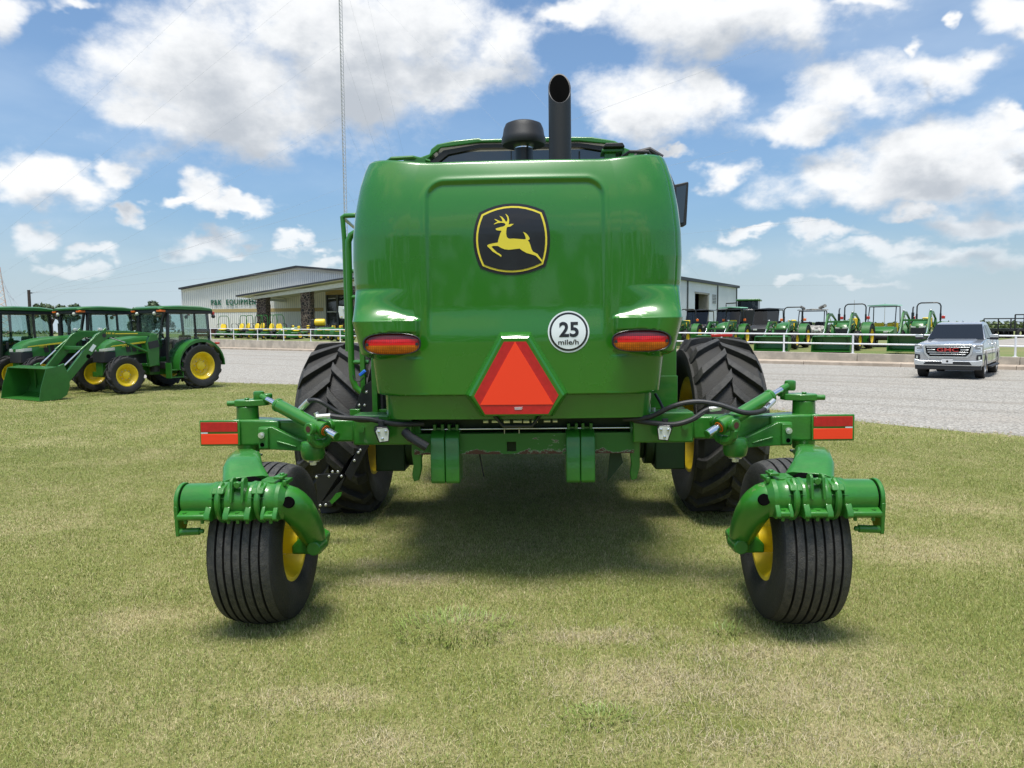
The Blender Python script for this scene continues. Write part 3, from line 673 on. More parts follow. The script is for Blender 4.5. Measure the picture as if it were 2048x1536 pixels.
def hood_mesh():
    zs = np.concatenate([np.linspace(1.13,1.270,14), np.linspace(1.278,1.300,7), np.linspace(1.308,1.520,26), np.linspace(1.524,1.548,8), np.linspace(1.556,1.752,26), np.linspace(1.756,1.776,6), np.linspace(1.784,2.745,122)])
    nf, na, ns = 92, 64, 26; rows = []
    for z in zs:
        w = float(wz(z)); a = .62*w; v0 = float(vr(z))
        p = 2.0 if z > 1.96 else (2.0+(1.96-z)/.18*3.0 if z > 1.78 else (5.0 if z > 1.53 else 3.2))
        dv = .22 if z > 1.96 else (.22-(1.96-z)/.18*.06 if z > 1.78 else .16)
        if z < 1.29: v0 += .055*min(1, (1.29-z)/.012)
        Us = list(np.linspace(0, a, nf, endpoint=False)); Vs = [v0+.03*(u/.62)**2 for u in Us]; ob = [0.0]*nf; th = np.linspace(0, PI/2, na)
        vb = v0+.03*(a/.62)**2
        ct = np.cos(th); st = np.sin(th)
        Us += list(a+(w-a)*st**(2/p)); Vs += list(vb+dv*(1-np.clip(ct,0,1)**(2/p)))
        sd_ = np.linspace(0.05, 1, ns)
        Us += list(w-.05*sd_**2); Vs += list(vb+dv+(2.25-vb-dv)*sd_)
        U = np.array(Us); V = np.array(Vs); f = feat(U, z)
        # outward normals of the section
        du = np.gradient(U); dvv = np.gradient(V); ln = np.hypot(du, dvv)+1e-9; nx = dvv/ln; ny = -du/ln
        k = np.ones_like(U); k[nf+na:] = np.linspace(1, .3, ns)
        gro = np.zeros_like(U); gro[nf+42:nf+44] = -.007
        rU = U+nx*f*k*.25; rV = V+ny*f*k
        right = np.stack([UC+rU+nx*gro*(z>1.8), rV+ny*gro*(z>1.8), np.full_like(U, z)], 1)
        left = np.stack([UC-rU, rV, np.full_like(U, z)], 1)[::-1][:-1]
        row = np.concatenate([left, right])
        # top edge lifts very slightly towards the corners
        row[:,2] += .045*sst(np.abs(row[:,0]-UC), .5, .98)*sst(np.array([z]), 2.2, 2.79)[0]
        rows.append(row)
    top = rows[-1].copy(); c_ = np.array([UC, 1.2, 0]); ins = top.copy()
    ins[:,0] = UC+(ins[:,0]-UC)*.965; ins[:,1] += .028; r2 = ins.copy(); ins[:,2] += .012; r2[:,2] -= .10; r3 = r2.copy(); r3[:,0] = UC+(r3[:,0]-UC)*.3; r3[:,1] = r3[:,1]*.3+.8
    lip = top.copy(); lip[:,2] += .012; lip[:,1] += .008; lip[:,0] = UC+(lip[:,0]-UC)*.99
    rows += [lip, ins, r2, r3]
    bot = rows[0].copy(); bot[:,0] = UC+(bot[:,0]-UC)*.8; bot[:,1] += .15; rows.insert(0, bot)
    A = np.array(rows); nr, nc = A.shape[:2]; vs = A.reshape(-1,3); fs = []
    idx = np.arange(nr*nc).reshape(nr,nc)
    F = np.stack([idx[:-1,:-1],idx[:-1,1:],idx[1:,1:],idx[1:,:-1]],-1).reshape(-1,4)
    me = bpy.data.meshes.new('rear_hood'); me.from_pydata(vs.tolist(), [], F.tolist()); me.materials.append(MT['green_hood'])
    me.polygons.foreach_set('use_smooth',[True]*len(me.polygons)); me.set_sharp_from_angle(angle=R(60))
    o = bpy.data.objects.new('rear_hood', me); COL.objects.link(o); o.parent = WR; return o
hood = hood_mesh()
def on_hood(u, z, off=.003):
    U = u-UC; zz = np.array(z); return Vector((u, float(vr(zz)+.03*(U/.62)**2-feat(np.array(U), zz))-off, z))
def hood_uz(px, py):
    v = .15
    for _ in range(4): p = MP(px, py, v); v = on_hood(p.x, p.z, 0).y
    return p.x, p.z
def decal(name, poly_uz, matn, parent, off, cuts=2, thick=True):
    tri = tessellate_polygon([[Vector((a,0,c)) for a,c in poly_uz]])
    bm = bmesh.new(); vv = [bm.verts.new((a,0,c)) for a,c in poly_uz]
    for t in tri:
        try: bm.faces.new([vv[i] for i in t])
        except ValueError: pass
    if cuts: bmesh.ops.subdivide_edges(bm, edges=[e for e in bm.edges if e.calc_length() > .05], cuts=cuts, use_grid_fill=True)
    bmesh.ops.triangulate(bm, faces=bm.faces)
    for v in bm.verts: v.co = on_hood(v.co.x, v.co.z, off)
    bmesh.ops.recalc_face_normals(bm, faces=bm.faces)
    me = bpy.data.meshes.new(name); bm.to_mesh(me); bm.free(); me.materials.append(MT[matn]); o = bpy.data.objects.new(name, me); COL.objects.link(o); o.parent = parent
    md = o.modifiers.new('solid','SOLIDIFY'); md.thickness = .0012; md.offset = 0
    return o
def z5(pts): return [hood_uz(920+x/3.413, 390+y/3.413) for x, y in pts]
# emblem: rounded black badge with yellow ring and leaping deer
def arc(p, q, m_, n=8):
    out = []
    for i in range(n): t = i/n; out.append(((1-t)**2*p[0]+2*t*(1-t)*(2*m_[0]-.5*(p[0]+q[0]))+t*t*q[0], (1-t)**2*p[1]+2*t*(1-t)*(2*m_[1]-.5*(p[1]+q[1]))+t*t*q[1]))
    return out
def badge(k, cx=370, cy=301):
    a = [(150,118),(592,106),(600,488),(155,498)]; mm = [(370,57),(632,292),(378,546),(108,308)]; o = []
    for i in range(4): o += arc(a[i], a[(i+1)%4], mm[i])
    return [(cx+(x-cx)*k, cy+(y-cy)*k) for x, y in o]
em = decal('emblem', z5(badge(1.0)), 'decal_black', WR, .002, 3); tag(em, 'black badge with a yellow border and a leaping deer')
decal('emblem_border', z5(badge(.925)), 'yellow_decal', em, .0045, 3); decal('emblem_field', z5(badge(.875)), 'decal_black', em, .007, 3)
deer = [(262,233),(268,240),(284,243),(298,243),(301,248),(293,262),(286,285),(279,308),(276,324),(250,328),(218,335),(203,343),(207,352),(222,366),(240,385),(262,399),(284,412),(298,423),(300,412),(287,400),(272,393),(250,372),(232,352),(246,347),(275,347),(298,361),(320,370),(350,374),(380,371),(424,366),(440,379),(470,396),(500,405),(532,415),(550,432),(573,458),(578,448),(560,425),(546,404),(515,388),(506,372),(498,345),(489,320),(480,312),(493,303),(490,290),(478,272),(465,260),(448,253),(456,265),(464,285),(467,302),(455,304),(420,301),(385,298),(356,299),(345,295),(337,285),(333,265),(334,245),(338,222),(345,218),(362,216),(386,198),(365,198),(350,203),(353,190),(354,172),(350,150),(342,138),(328,128),(335,141),(342,156),(343,170),(338,182),(331,182),(322,168),(308,151),(288,142),(300,156),(306,168),(309,181),(298,181),(284,176),(268,168),(253,163),(262,173),(276,182),(262,190),(248,198),(254,200),(275,192),(300,189),(322,192),(330,200),(324,210),(311,216),(295,219),(278,224),(262,229)]
decal('deer', z5(deer), 'yellow_decal', em, .0095, 2)
# speed sticker
def disc_px(cx, cy, r, n=40):
    c = hood_uz(cx, cy); e = hood_uz(cx+r, cy); rr = e[0]-c[0]; return [(c[0]+rr*math.cos(2*PI*i/n), c[1]+rr*math.sin(2*PI*i/n)) for i in range(n)]
sk = decal('speed_sticker', disc_px(1141,664,41.5), 'decal_white', WR, .002, 1); tag(sk, 'round white sticker with a black ring reading 25 mile/h')
decal('sticker_ring', disc_px(1141,664,38.5), 'decal_black', sk, .004, 1); decal('sticker_face', disc_px(1141,664,34.5), 'decal_white', sk, .006, 1)
def text_on(body, x0, x1, y0, y1, parent, name, matn, off, bold=0.0):
    vs, fs = text_mesh(body, 1.0, 0.0, bold); xs = [v[0] for v in vs]; ys = [v[1] for v in vs]
    a = hood_uz(x0, y1); c = hood_uz(x1, y0); me = bpy.data.meshes.new(name); out = []
    for v in vs:
        u = a[0]+(v[0]-min(xs))/(max(xs)-min(xs))*(c[0]-a[0]); z = a[1]+(v[1]-min(ys))/(max(ys)-min(ys))*(c[1]-a[1]); out.append(on_hood(u, z, off))
    me.from_pydata(out, [], fs); me.materials.append(MT[matn]); o = bpy.data.objects.new(name, me); COL.objects.link(o); o.parent = parent; return o
text_on('25', 1122, 1161, 644, 675, sk, 'sticker_number', 'decal_black', .008, .03)
text_on('mile/h', 1120, 1161, 679.5, 690, sk, 'sticker_text', 'decal_black', .008, .02)
# slow moving vehicle mount + sign
def flat5(pts, v): return [(lambda p: (p.x, p.z))(MP(920+x/3.413, 390+y/3.413, v)) for x, y in pts]
outer = [(284,930),(498,930),(752,1352),(648,1512),(150,1512),(40,1360)]; inner = [(302,977),(474,977),(714,1376),(620,1503),(181,1503),(86,1372)]
sgn = [(312,1000),(464,1000),(683,1367),(611,1495),(181,1495),(107,1370)]
VF = .045; b = MB(); po = flat5(outer, .125); pi_ = flat5(inner, VF)
b.loft([[Vector((x,.22,z)) for x,z in po], [Vector((x,.135,z)) for x,z in po], [Vector((x*.985+.015*-.06,.055,z)) for x,z in flat5([(293,958),(486,958),(730,1366),(632,1508),(166,1508),(65,1367)], .055)], [Vector((x,VF,z)) for x,z in pi_]])
mt = b.build('sign_mount', 'green_hood', WR, bev=.006, ang=25)
b = MB(); b.prism(flat5(sgn, VF), VF-.003, VF-.0005); sm = b.build('slow_vehicle_sign', 'red_reflect', WR, smooth=False); tag(sm, 'orange triangle with a dark red reflective border')
b = MB(); b.prism(flat5([(388,999),(647,1430),(148,1430)], VF), VF-.006, VF-.003); b.build('orange_triangle', 'orange_fluor', sm, smooth=False)
b = MB()
for i in range(4):
    q = flat5([(380+5*(i%2),1448+i*5),(436-4*(i%2),1446+i*5),(436-4*(i%2),1448+i*5),(380+5*(i%2),1450+i*5)], VF); b.prism(q, VF-.0055, VF-.003)
b.build('fine_print', 'decal_white', sm, smooth=False)
# tail lights
def ovl(b):
    out = []
    for x, y, z in b.v:
        c, q = x/.178, z/.067; r = math.hypot(c, q)
        if r > 1e-6:
            c /= r; q /= r; k = (abs(c)**2.7+abs(q)**2.7)**(-1/2.7); x *= k; z *= k
        out.append((x, y, z))
    b.v = out; return b
for sg in (-1, 1):
    c = Vector((UC+sg*.766, .128, 1.618)); e_ = on_hood(c.x, c.z, 0); tl = thing('tail_light', None, None, (0,0,0)); tl.parent = WR; tl.location = (c.x, 0.070, c.z)
    b = MB(); b.lathe([(0,1.0),(-.020,1.02),(-.024,.985),(-.020,.95),(0,.95)], Matrix(((0,.178,0,0),(1,0,0,0),(0,0,.067,0),(0,0,0,1))), 56); ovl(b).build('bezel', 'decal_black', tl)
    b = MB(); prof = [(-.020*(1-(k/7)**2)-.010, .96*k/7+.0005) for k in range(8)]; b.lathe(prof, Matrix(((0,.176,0,0),(1,0,0,0),(0,0,.065,0),(0,0,0,1))), 56); ovl(b).build('lens', 'tail_lens', tl)
    b = MB()
    for s2 in (-1,1): b.cyl((s2*.155,-.021,-.002),(s2*.155,-.010,-.002),.010,n=12)
    b.each('lens_screw','black_plastic',tl)
# hood interior deck, exhaust, intake
b = MB(); b.box(UC-.86,UC+.86,.45,2.2,1.3,2.66); b.build('engine_bay','black_plastic',WR)
def exhaust():
    c = MP(1126,320,.9); b = MB(); n = 40; r = .080; secs = []
    def ring(rr, f): return [Vector((c.x+rr*math.cos(2*PI*i/n), .9+rr*math.sin(2*PI*i/n), f(math.sin(2*PI*i/n)))) for i in range(n)]
    secs = [ring(r, lambda s: 2.6), ring(r, lambda s: 3.0)]+[ring(r, lambda s: 3.40+.125*s), ring(r-.004, lambda s: 3.403+.125*s), ring(r-.010, lambda s: 3.397+.121*s)]
    b.loft(secs, cap=False)
    b.slot(1).loft([ring(r-.010, lambda s: 3.395+.121*s), ring(r-.012, lambda s: 2.9)]); return b.build('exhaust_pipe',['black_plastic','dark_void'],WR)
exhaust()
c = MP(1053,300,1.2); up = Matrix(((0,1,0,c.x),(0,0,1,1.2),(1,0,0,0),(0,0,0,1)))
ik = MB().cyl((c.x,1.2,2.6),(c.x,1.2,3.10),.070,n=32).build('air_intake','black_paint',WR)
MB().lathe([(3.075,.072),(3.075,.13),(3.082,.160),(3.10,.167),(3.135,.165),(3.15,.158),(3.20,.150),(3.235,.135),(3.25,.10),(3.253,.001)], up, 48).build('intake_cap','black_plastic',ik)
MB().lathe([(3.055,.070),(3.055,.076),(3.075,.076),(3.075,.070)], up, 40).build('hose_clamp','chrome',ik)
# cab
cab = thing('cab', None, None, (0,0,0)); cab.parent = WR
rp = [(-1.09,3.27),(-1.07,3.345),(-1.03,3.365),(-.935,3.395),(-.92,3.44),(-.86,3.485),(-.70,3.515),(-.46,3.535),(-.43,3.522),(-.1,3.525),(.3,3.53),(.62,3.52),(.84,3.48),(.90,3.45),(.94,3.41),(1.03,3.375),(1.06,3.33),(1.05,3.27)]
b = MB(); bot_ = [(1.0,3.30),(.90,3.39),(.82,3.445),(.5,3.482),(-.45,3.492),(-.82,3.45),(-.90,3.39),(-1.02,3.28)]
b.prism(rp+bot_, 2.70, 4.3); b.build('cab_roof','green_paint',cab,bev=.01)
b = MB(); b.prism([(-1.0,1.3),(-1.0,3.27),(-.86,3.38),(-.80,3.43),(-.45,3.48),(.5,3.47),(.83,3.42),(.99,3.27),(.99,1.3),(.84,1.3),(.84,3.30),(.74,3.39),(.5,3.435),(-.45,3.445),(-.76,3.39),(-.88,3.30),(-.88,1.3)], 2.72, 2.80)
b.box(-.95,-.85,2.75,4.1,1.3,3.35).box(.85,.95,2.75,4.1,1.3,3.35).box(-.9,.9,4.0,4.1,1.3,2.0); b.build('cab_frame','black_plastic',cab)
MB().box(-.86,.84,2.76,2.78,2.2,3.42).build('rear_window','glass_dark',cab)
MB().box(-.155,-.145,2.75,2.758,2.2,3.42).box(.50,.515,2.75,2.758,2.2,3.4).each('window_divider','black_plastic',cab)
MB().box(-.3,.35,3.1,3.3,1.8,3.25).build('operator_seat','seat_black',cab,bev=.05)
# receiver bracket at the right of the cab roof and hose
p = MP(1228,300,2.3); br = MB(); br.box(p.x-.09,p.x+.11,2.25,2.45,p.z-.03,p.z-.005).box(p.x+.09,p.x+.12,2.25,2.45,p.z-.22,p.z).box(p.x-.06,p.x+.04,2.3,2.4,p.z-.20,p.z-.03).build('roof_bracket','green_cast',WR,bev=.004)
MB().prism([(p.x-.08,p.z),(p.x-.06,p.z+.035),(p.x+.09,p.z+.035),(p.x+.11,p.z)],2.2,2.45).build('roof_sensor','black_plastic',WR,bev=.006)
MB().tube([(p.x+.16,2.1,p.z-.16),(p.x+.22,2.1,p.z-.08),(p.x+.31,2.1,p.z-.06),(p.x+.42,2.1,p.z-.13)],.028,10).build('corrugated_hose','black_plastic',WR)
# side ears on the hood top
MB().tube([(UC-.86,.45,2.80),(UC-.80,.38,2.815),(UC-.66,.36,2.815),(UC-.56,.42,2.80)],.014,8).box(UC-.72,UC-.58,.36,.5,2.76,2.81).build('latch','green_paint',WR)
MB().tube([(UC+.70,.45,2.81),(UC+.74,.40,2.83),(UC+.86,.42,2.83),(UC+.90,.5,2.81)],.012,8).build('latch','black_plastic',WR)
# mirror
ma = MP(1352,372,3.2); mb_ = MP(1380,366,3.2); mc = MP(1375,452,3.2); md_ = MP(1362,455,3.2)
b = MB(); b.prism([(ma.x,ma.z),(mb_.x,mb_.z),(mb_.x+.005,mb_.z-.02),(mc.x+.005,mc.z),(mc.x-.02,mc.z-.015),(ma.x,mc.z-.02)],3.18,3.26); b.tube([(1.1,3.2,3.1),(1.3,3.2,3.30),(1.44,3.2,3.24),(1.5,3.22,3.1)],.03,8)
mi_ = b.build('side_mirror','black_plastic',WR,bev=.008)
MB().prism([(ma.x+.02,ma.z-.03),(mb_.x-.02,mb_.z-.035),(mc.x-.03,mc.z+.02),(ma.x+.02,mc.z+.02)],3.172,3.18).build('mirror_glass','glass_dark',mi_,smooth=False)
# handrails and ladder at the left
hr = MB(); V0 = 1.5
hr.tube([MP(716,428,V0),MP(694,429,V0),MP(689,432,V0),MP(690,440,V0),MP(693,480,V0),MP(697,640,V0),MP(698,700,V0)],.020,10)
hr.tube([MP(716,462,V0-.1),MP(706,468,V0-.1),MP(701,480,V0-.1),MP(701,500,V0-.1),MP(703,600,V0-.1),MP(705,720,V0-.1),MP(707,755,V0-.1),MP(713,772,V0-.1),MP(724,782,V0-.1),MP(740,784,V0-.1)],.026,12)
for y in (592,722): hr.tube([MP(704,y,V0-.1),MP(740,y,V0-.1)],.018,8)
for y in (540,): hr.tube([MP(692,y,V0+.2),MP(716,y,V0+.2)],.018,8)
hr.tube([MP(690,432,V0),MP(712,452,V0+.6)],.014,8)
hr.each('handrail','green_paint',WR)
MB().box(-1.30,-1.10,1.5,1.9,1.66,1.72).box(-1.34,-1.30,1.35,1.4,1.2,1.9).each('platform','green_paint',WR,bev=.005)
# body side panels, frame rails and belly
b = MB(); q = MP(1315,715,1.0); r_ = MP(1356,822,1.0); b.box(.80,q.x+.15,1.0,2.2,r_.z-.02,1.75); b.each('side_panel','green_paint',WR,bev=.006)
MB().box(.80,1.115,.985,1.0,1.095,1.34).each('side_panel','green_paint',WR,bev=.004)
b = MB(); b.box(-1.13,-.84,.9,1.0,1.05,1.12).box(-1.13,-.84,.9,1.0,1.30,1.46).box(-1.14,-1.10,.88,1.0,1.05,1.5).box(-1.0,-.84,.9,2.2,1.4,1.75); b.each('side_frame','green_paint',WR,bev=.004)
b = MB(); b.box(-1.09,-.80,1.02,1.9,1.06,1.42).box(-1.1,-.95,1.3,2.2,1.45,2.0); b.each('engine_panel','black_plastic',WR)
b = MB(); b.box(-1.3,1.3,3.3,5.6,.95,1.35).box(-.72,.72,.45,2.4,1.02,1.5).box(-1.0,1.0,1.7,3.4,.82,1.6).box(-.72,.72,.5,.52,.96,1.1); b.each('belly_and_shade_deck','dark_green_metal',WR)  # front box is added, unseen, to shade the ground under the machine
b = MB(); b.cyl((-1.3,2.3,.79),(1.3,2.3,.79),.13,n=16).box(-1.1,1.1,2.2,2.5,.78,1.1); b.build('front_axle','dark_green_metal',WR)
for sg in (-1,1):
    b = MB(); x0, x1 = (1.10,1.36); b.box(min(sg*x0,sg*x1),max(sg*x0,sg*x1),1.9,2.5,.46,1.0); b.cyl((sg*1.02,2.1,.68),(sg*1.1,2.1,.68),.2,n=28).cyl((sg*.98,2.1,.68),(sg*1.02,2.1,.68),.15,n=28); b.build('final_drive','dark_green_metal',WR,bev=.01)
    b = MB(); b.prism([(1.95,.62),(2.06,.55),(2.14,.62),(2.1,1.0),(1.95,1.0)], sg*.74-.015, sg*.74+.015, plane='yz'); b.build('lift_arm','green_cast',WR,bev=.004)
# header lift arms and small hanging parts below the cross beam
MB().prism([(.56,.875),(.63,.875),(.645,.80),(.54,.67)],.42,.44).build('hanging_plate','dark_green_metal',WR)
for sg, x in ((-1,-.735),(1,.715)):
    b = MB(); b.prism([(x-.025,1.10),(x+.03,1.10),(x+.035,1.0),(x+.035,.78),(x+.015,.70),(x-.02,.69),(x-.03,.74),(x-.02,.80),(x-.03,.88)],.36,.40); b.build('hanger_bracket','green_cast',WR,bev=.006)
MB().bar(MP(961,908,.6),MP(969,952,.6),.010,.010).build('tie_strap','black_plastic',WR)
# ------- cross beam
cb_ = MB(); hx0, hx1, hz0, hz1 = -.128, -.066, .893, .957
for (a,c,d_,e_) in ((-.745,hx0,.875,1.012),(hx1,.71,.875,1.012),(hx0,hx1,hz1,1.012),(hx0,hx1,.875,hz0)): cb_.box(a,c,.35,.362,d_,e_)
cb_.box(-.745,.71,.362,.45,1.0,1.012); cb_.build('cross_beam','scuffed_green',WR,smooth=False)
MB().cyl((-.72,.40,1.037),(.70,.40,1.037),.010,n=12).build('lift_rod','chrome',WR)
MB().box(-.16,-.03,.43,.44,.88,.98).build('beam_dark_backing','dark_green_metal',WR,smooth=False)  # dark sheet added behind the opening to hide the bright ground
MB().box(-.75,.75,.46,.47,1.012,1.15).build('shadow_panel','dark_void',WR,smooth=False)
for x in (-.142,-.045): MB().box(x-.003,x+.003,.35,.36,1.012,1.06).each('rod_clip','steel',WR)
for i,(x0,x1) in enumerate([(-.628,-.535),(-.531,-.438),(.262,.353),(.357,.45)]):
    DW = .10; prof = [(.20,.70),(.44,.70),(.44,1.04),(.24,1.04),(.205,1.02),(.20,.99)]
    b = MB(); b.prism([(y_+DW,z_) for y_,z_ in [(.185,.705),(.20,.69),(.40,.69),(.40,1.035),(.26,1.035),(.205,1.005),(.188,.98)]], x0, x1, plane='yz'); w_ = b.build('ballast_weight','green_cast',WR,bev=.007,seg=3)
    b = MB(); b.box(x0+.01,x0+.03,.36,.42,1.03,1.075).box(x1-.03,x1-.01,.36,.42,1.03,1.075).box(x0+.01,x1-.01,.38,.41,1.03,1.05); b.each('weight_hook','green_cast',w_,bev=.003)
MB().tube([MP(986,826,.12),MP(996,836,.12),MP(1009,852,.12),MP(1066,852,.12),MP(1079,836,.12),MP(1086,826,.12)],.012,10).build('grab_handle','black_paint',WR)
b = MB()
for x0,x1,r in ((969,979,.012),(986,1003,.011),(1010,1022,.014),(1029,1046,.012),(1049,1061,.015),(1066,1078,.012),(1090,1103,.010),(1108,1117,.011)): b.cyl(MP(x0,842,.30),MP(x1,842,.30),r,n=8)
b.each('pipe_union','zinc',WR)
MB().tube([MP(812,862,.25),MP(822,872,.22),MP(856,893,.22)],.030,10).build('foam_sleeve','black_plastic',WR)
# ------- rear axle: sleeve beams, arms, casters
def mirr(sg, x): return sg*x
for sg in (-1, 1):
    sh = -.025; X = lambda x: sh+sg*x
    lo = lambda a, c: (min(X(a),X(c)), max(X(a),X(c)))
    a_, c_ = lo(.72, .985+.125); b = MB(); b.box(a_,c_,.28,.47,.953,1.152); sl = b.build('axle_sleeve','green_paint',WR,bev=.012,seg=3)
    MB().cyl((X(1.05),.262,1.06),(X(1.05),.28,1.06),.024,n=6).build('sleeve_bolt','green_cast',sl)
    MB().cyl((X(.70)-.0,.30,1.17),(X(.70),.34,1.19),.012,n=8).cyl((X(.86),.34,1.152),(X(.86),.34,1.175),.014,n=6).each('grease_bolt','zinc',sl)
    a_, c_ = lo(1.11, 1.80); b = MB(); b.box(a_,c_,.31,.44,.972,1.118)
    # rounded wrap round the pivot
    b.prism([(X(1.60),.972),(X(1.78),.955),(X(1.92),.955),(X(1.92),1.128),(X(1.78),1.128),(X(1.60),1.118)],.285,.455)
    arm = b.build('axle_arm','green_cast',WR,bev=.014,seg=3)
    MB().cyl((X(1.30),.296,1.03),(X(1.30),.312,1.03),.055,n=28).build('arm_boss','green_cast',arm,bev=.003)
    b = MB(); b.cyl((X(1.84),.37,.895),(X(1.84),.37,.962),.066,.075,n=36).cyl((X(1.84),.37,.962),(X(1.84),.37,1.21),.075,.070,n=36); b.build('pivot_housing','green_cast',WR,bev=.005)
    b = MB(); b.prism([(X(1.92),.37),(X(1.90),.30),(X(1.80),.30),(X(1.71),.36),(X(1.70),.42),(X(1.76),.45),(X(1.88),.44)],1.213,1.255,plane='xy'); b.cyl((X(1.715),.40,1.235),(X(1.715),.40,1.29),.034,n=16).cyl((X(1.96),.33,1.232),(X(1.88),.34,1.232),.018,n=12).cyl((X(1.83),.34,1.255),(X(1.83),.34,1.268),.018,n=6)
    b.build('steering_lever','green_cast',WR,bev=.006)
    # reflector panel
    a_, c_ = lo(1.862, 2.120); rp_ = MB().box(a_-.006,c_+.006,.268,.280,.958,1.128).build('reflector_panel','green_paint',WR,bev=.008)
    MB().box(a_+.004,c_-.008,.264,.268,1.052,1.116).build('red_reflector','red_reflect',rp_,bev=.0015); MB().box(a_+.004,c_-.008,.264,.268,.970,1.038).build('orange_reflector','orange_fluor',rp_,bev=.0015)
    MB().box(*( (a_+.004,a_+.05) if sg<0 else (c_-.054,c_-.008)),.265,.268,1.041,1.049).build('reflector_label','decal_white',rp_,smooth=False)
    # tie casting
    b = MB(); b.prism([(X(1.72),.935),(X(1.72),1.085),(X(1.63),1.085),(X(1.55),1.045),(X(1.42),.985),(X(1.36),.975),(X(1.36),.885),(X(1.46),.925),(X(1.62),.935)],.235,.285)
    b.prism([(X(1.715),.945),(X(1.715),1.078),(X(1.65),1.078),(X(1.65),.945)],.215,.24); b.prism([(X(1.60),.985),(X(1.60),.997),(X(1.47),.960),(X(1.47),.948)],.225,.24)
    b.build('tie_casting','green_cast',WR,bev=.008,seg=3)
    b = MB(); b.cyl((X(1.69),.20,1.035),(X(1.69),.235,1.035),.020,n=16).cyl((X(1.69),.185,1.035),(X(1.69),.205,1.035),.011,n=8); nb = b.build('lock_nut','zinc',WR)
    MB().cyl((X(1.69),.2135,.972),(X(1.69),.216,.972),.014,n=14).build('casting_hole_shade','dark_void',WR)  # dark disc painted for the shade of a hole, none is cut
    # boss with bolt under it
    bx, bv = X(1.35), .19
    b = MB(); upm = Matrix(((0,1,0,bx),(0,0,1,bv),(1,0,0,0),(0,0,0,1))); b.lathe([(.875,.001),(.875,.050),(.885,.066),(.905,.073),(.925,.076),(.975,.076),(.992,.070),(1.0,.05),(1.0,.001)], upm, 36); b.build('swivel_boss','green_cast',WR)
    b = MB(); b.cyl((bx,bv,.865),(bx,bv,.876),.040,n=24).cyl((bx,bv,.843),(bx,bv,.866),.022,n=6); b.build('swivel_bolt','zinc',WR)
    # steering cylinder
    BJ = MP(520,786,.40) if sg < 0 else MP(1583,772,.40); C0 = MP(642,852,.12) if sg < 0 else MP(1452,850,.12)
    d = (C0-BJ).normalized(); B1 = BJ+d*.19; E1 = C0+d*.10
    ax = Vector((-d.y, d.x, 0)).normalized()
    b = MB(); b.cyl(B1, C0-d*.02, .042, n=28).cyl(C0-d*.045, C0+d*.05, .054, n=28).cyl(B1-d*.004,B1+d*.02,.046,n=28); scy = b.build('steering_cylinder','green_paint',WR,bev=.004)
    MB().cyl(BJ+d*.075, B1, .019, n=20).cyl(C0+d*.05, E1+d*.05, .025, n=20).each('piston_rod','chrome',scy)
    MB().cyl(E1+d*.045,E1+d*.056,.0245,n=20).cyl(BJ+d*.02,BJ+d*.085,.021,n=16).each('rod_end','green_paint',scy)
    MB().tube([C0+d*.052+(ax*math.cos(t)+d.cross(ax)*math.sin(t))*.031 for t in [k*PI/10 for k in range(20)]],.003,6,closed=True).build('rod_seal','amber',scy)
    b = MB(); b.lathe([(-.040,.001),(-.040,.030),(-.028,.036),(.012,.036),(.022,.033),(.026,.024),(.026,.001)], Matrix(((0,1,0,BJ.x),(0,0,1,BJ.y),(1,0,0,BJ.z),(0,0,0,1))), 24); b.build('ball_joint','green_cast',WR)
    b = MB()
    for s2 in (-1, 1):
        q0 = C0+ax*(s2*.062); q1 = C0+ax*(s2*.098); b.cyl(q0, q1, .040, n=28); 
        b.tube([C0+ax*(s2*.08)+Vector((0,0,-.03)), C0+ax*(s2*.078)+Vector((0,0,-.07)), C0+ax*(s2*.05)+Vector((0,0,-.098)), C0+Vector((0,0,-.105))], [.024,.024,.028,.034], 10)
    b.build('cylinder_yoke','green_cast',WR,bev=.006)
    b = MB()
    for s2 in (-1,1): b.cyl(C0+ax*(s2*.0985), C0+ax*(s2*.0995), .020, n=20)
    b.each('yoke_bore','rust',WR); 
    # yoke sweeping back over the tyre
    path = [((1.84,.37,.865),.070,.070),((1.84,.36,.88),.070,.066),((1.81,.22,.902),.073,.042),((1.75,.04,.925),.078,.036),((1.67,-.18,.968),.090,.030),((1.60,-.38,.935),.106,.038),((1.53,-.50,.870),.128,.044)]
    b = MB(); secs = []
    for i,(p_, hw, ht) in enumerate(path):
        p_ = Vector((X(p_[0]) if i < 3 else sg*p_[0], p_[1], p_[2])); nx = Vector(path[min(i+1,6)][0])-Vector(path[max(i-1,0)][0]); nx = Vector((sg*nx.x,nx.y,nx.z)).normalized()
        side = Vector((0,0,1)).cross(nx).normalized() if i > 0 else Vector((1,0,0)); side = Vector((1,0,0)) if i == 0 else side; upn = nx.cross(side).normalized() if i > 1 else Vector((0,-1,0))
        if side.x < 0: side = -side
        if i > 1 and upn.z < 0: upn = -upn
        ring = []
        for (ca, sa) in [(1,.25),(.88,.75),(.62,1),(-.62,1),(-.88,.75),(-1,.25),(-1,-.8),(1,-.8)]: ring.append(p_+side*(hw*ca)+(upn if i > 1 else Vector((0,-1,0)))*(ht*sa))
        secs.append(ring)
    b.loft(secs); 
    DV = .14
    for xx in (1.40,1.615):
        b.loft([[Vector((sg*(xx+dx), v_+DV, z_)) for dx, v_ in ((-.028,-.60),(.028,-.60),(.028,-.70),(-.028,-.70))] for z_ in (.90,.88)]+[[Vector((sg*(xx+dx*1.5), v_+DV, .85)) for dx, v_ in ((-.028,-.66),(.028,-.66),(.028,-.80),(-.028,-.80))],[Vector((sg*(xx+dx*1.6), v_+DV, .835)) for dx, v_ in ((-.028,-.67),(.028,-.67),(.028,-.85),(-.028,-.85))]])
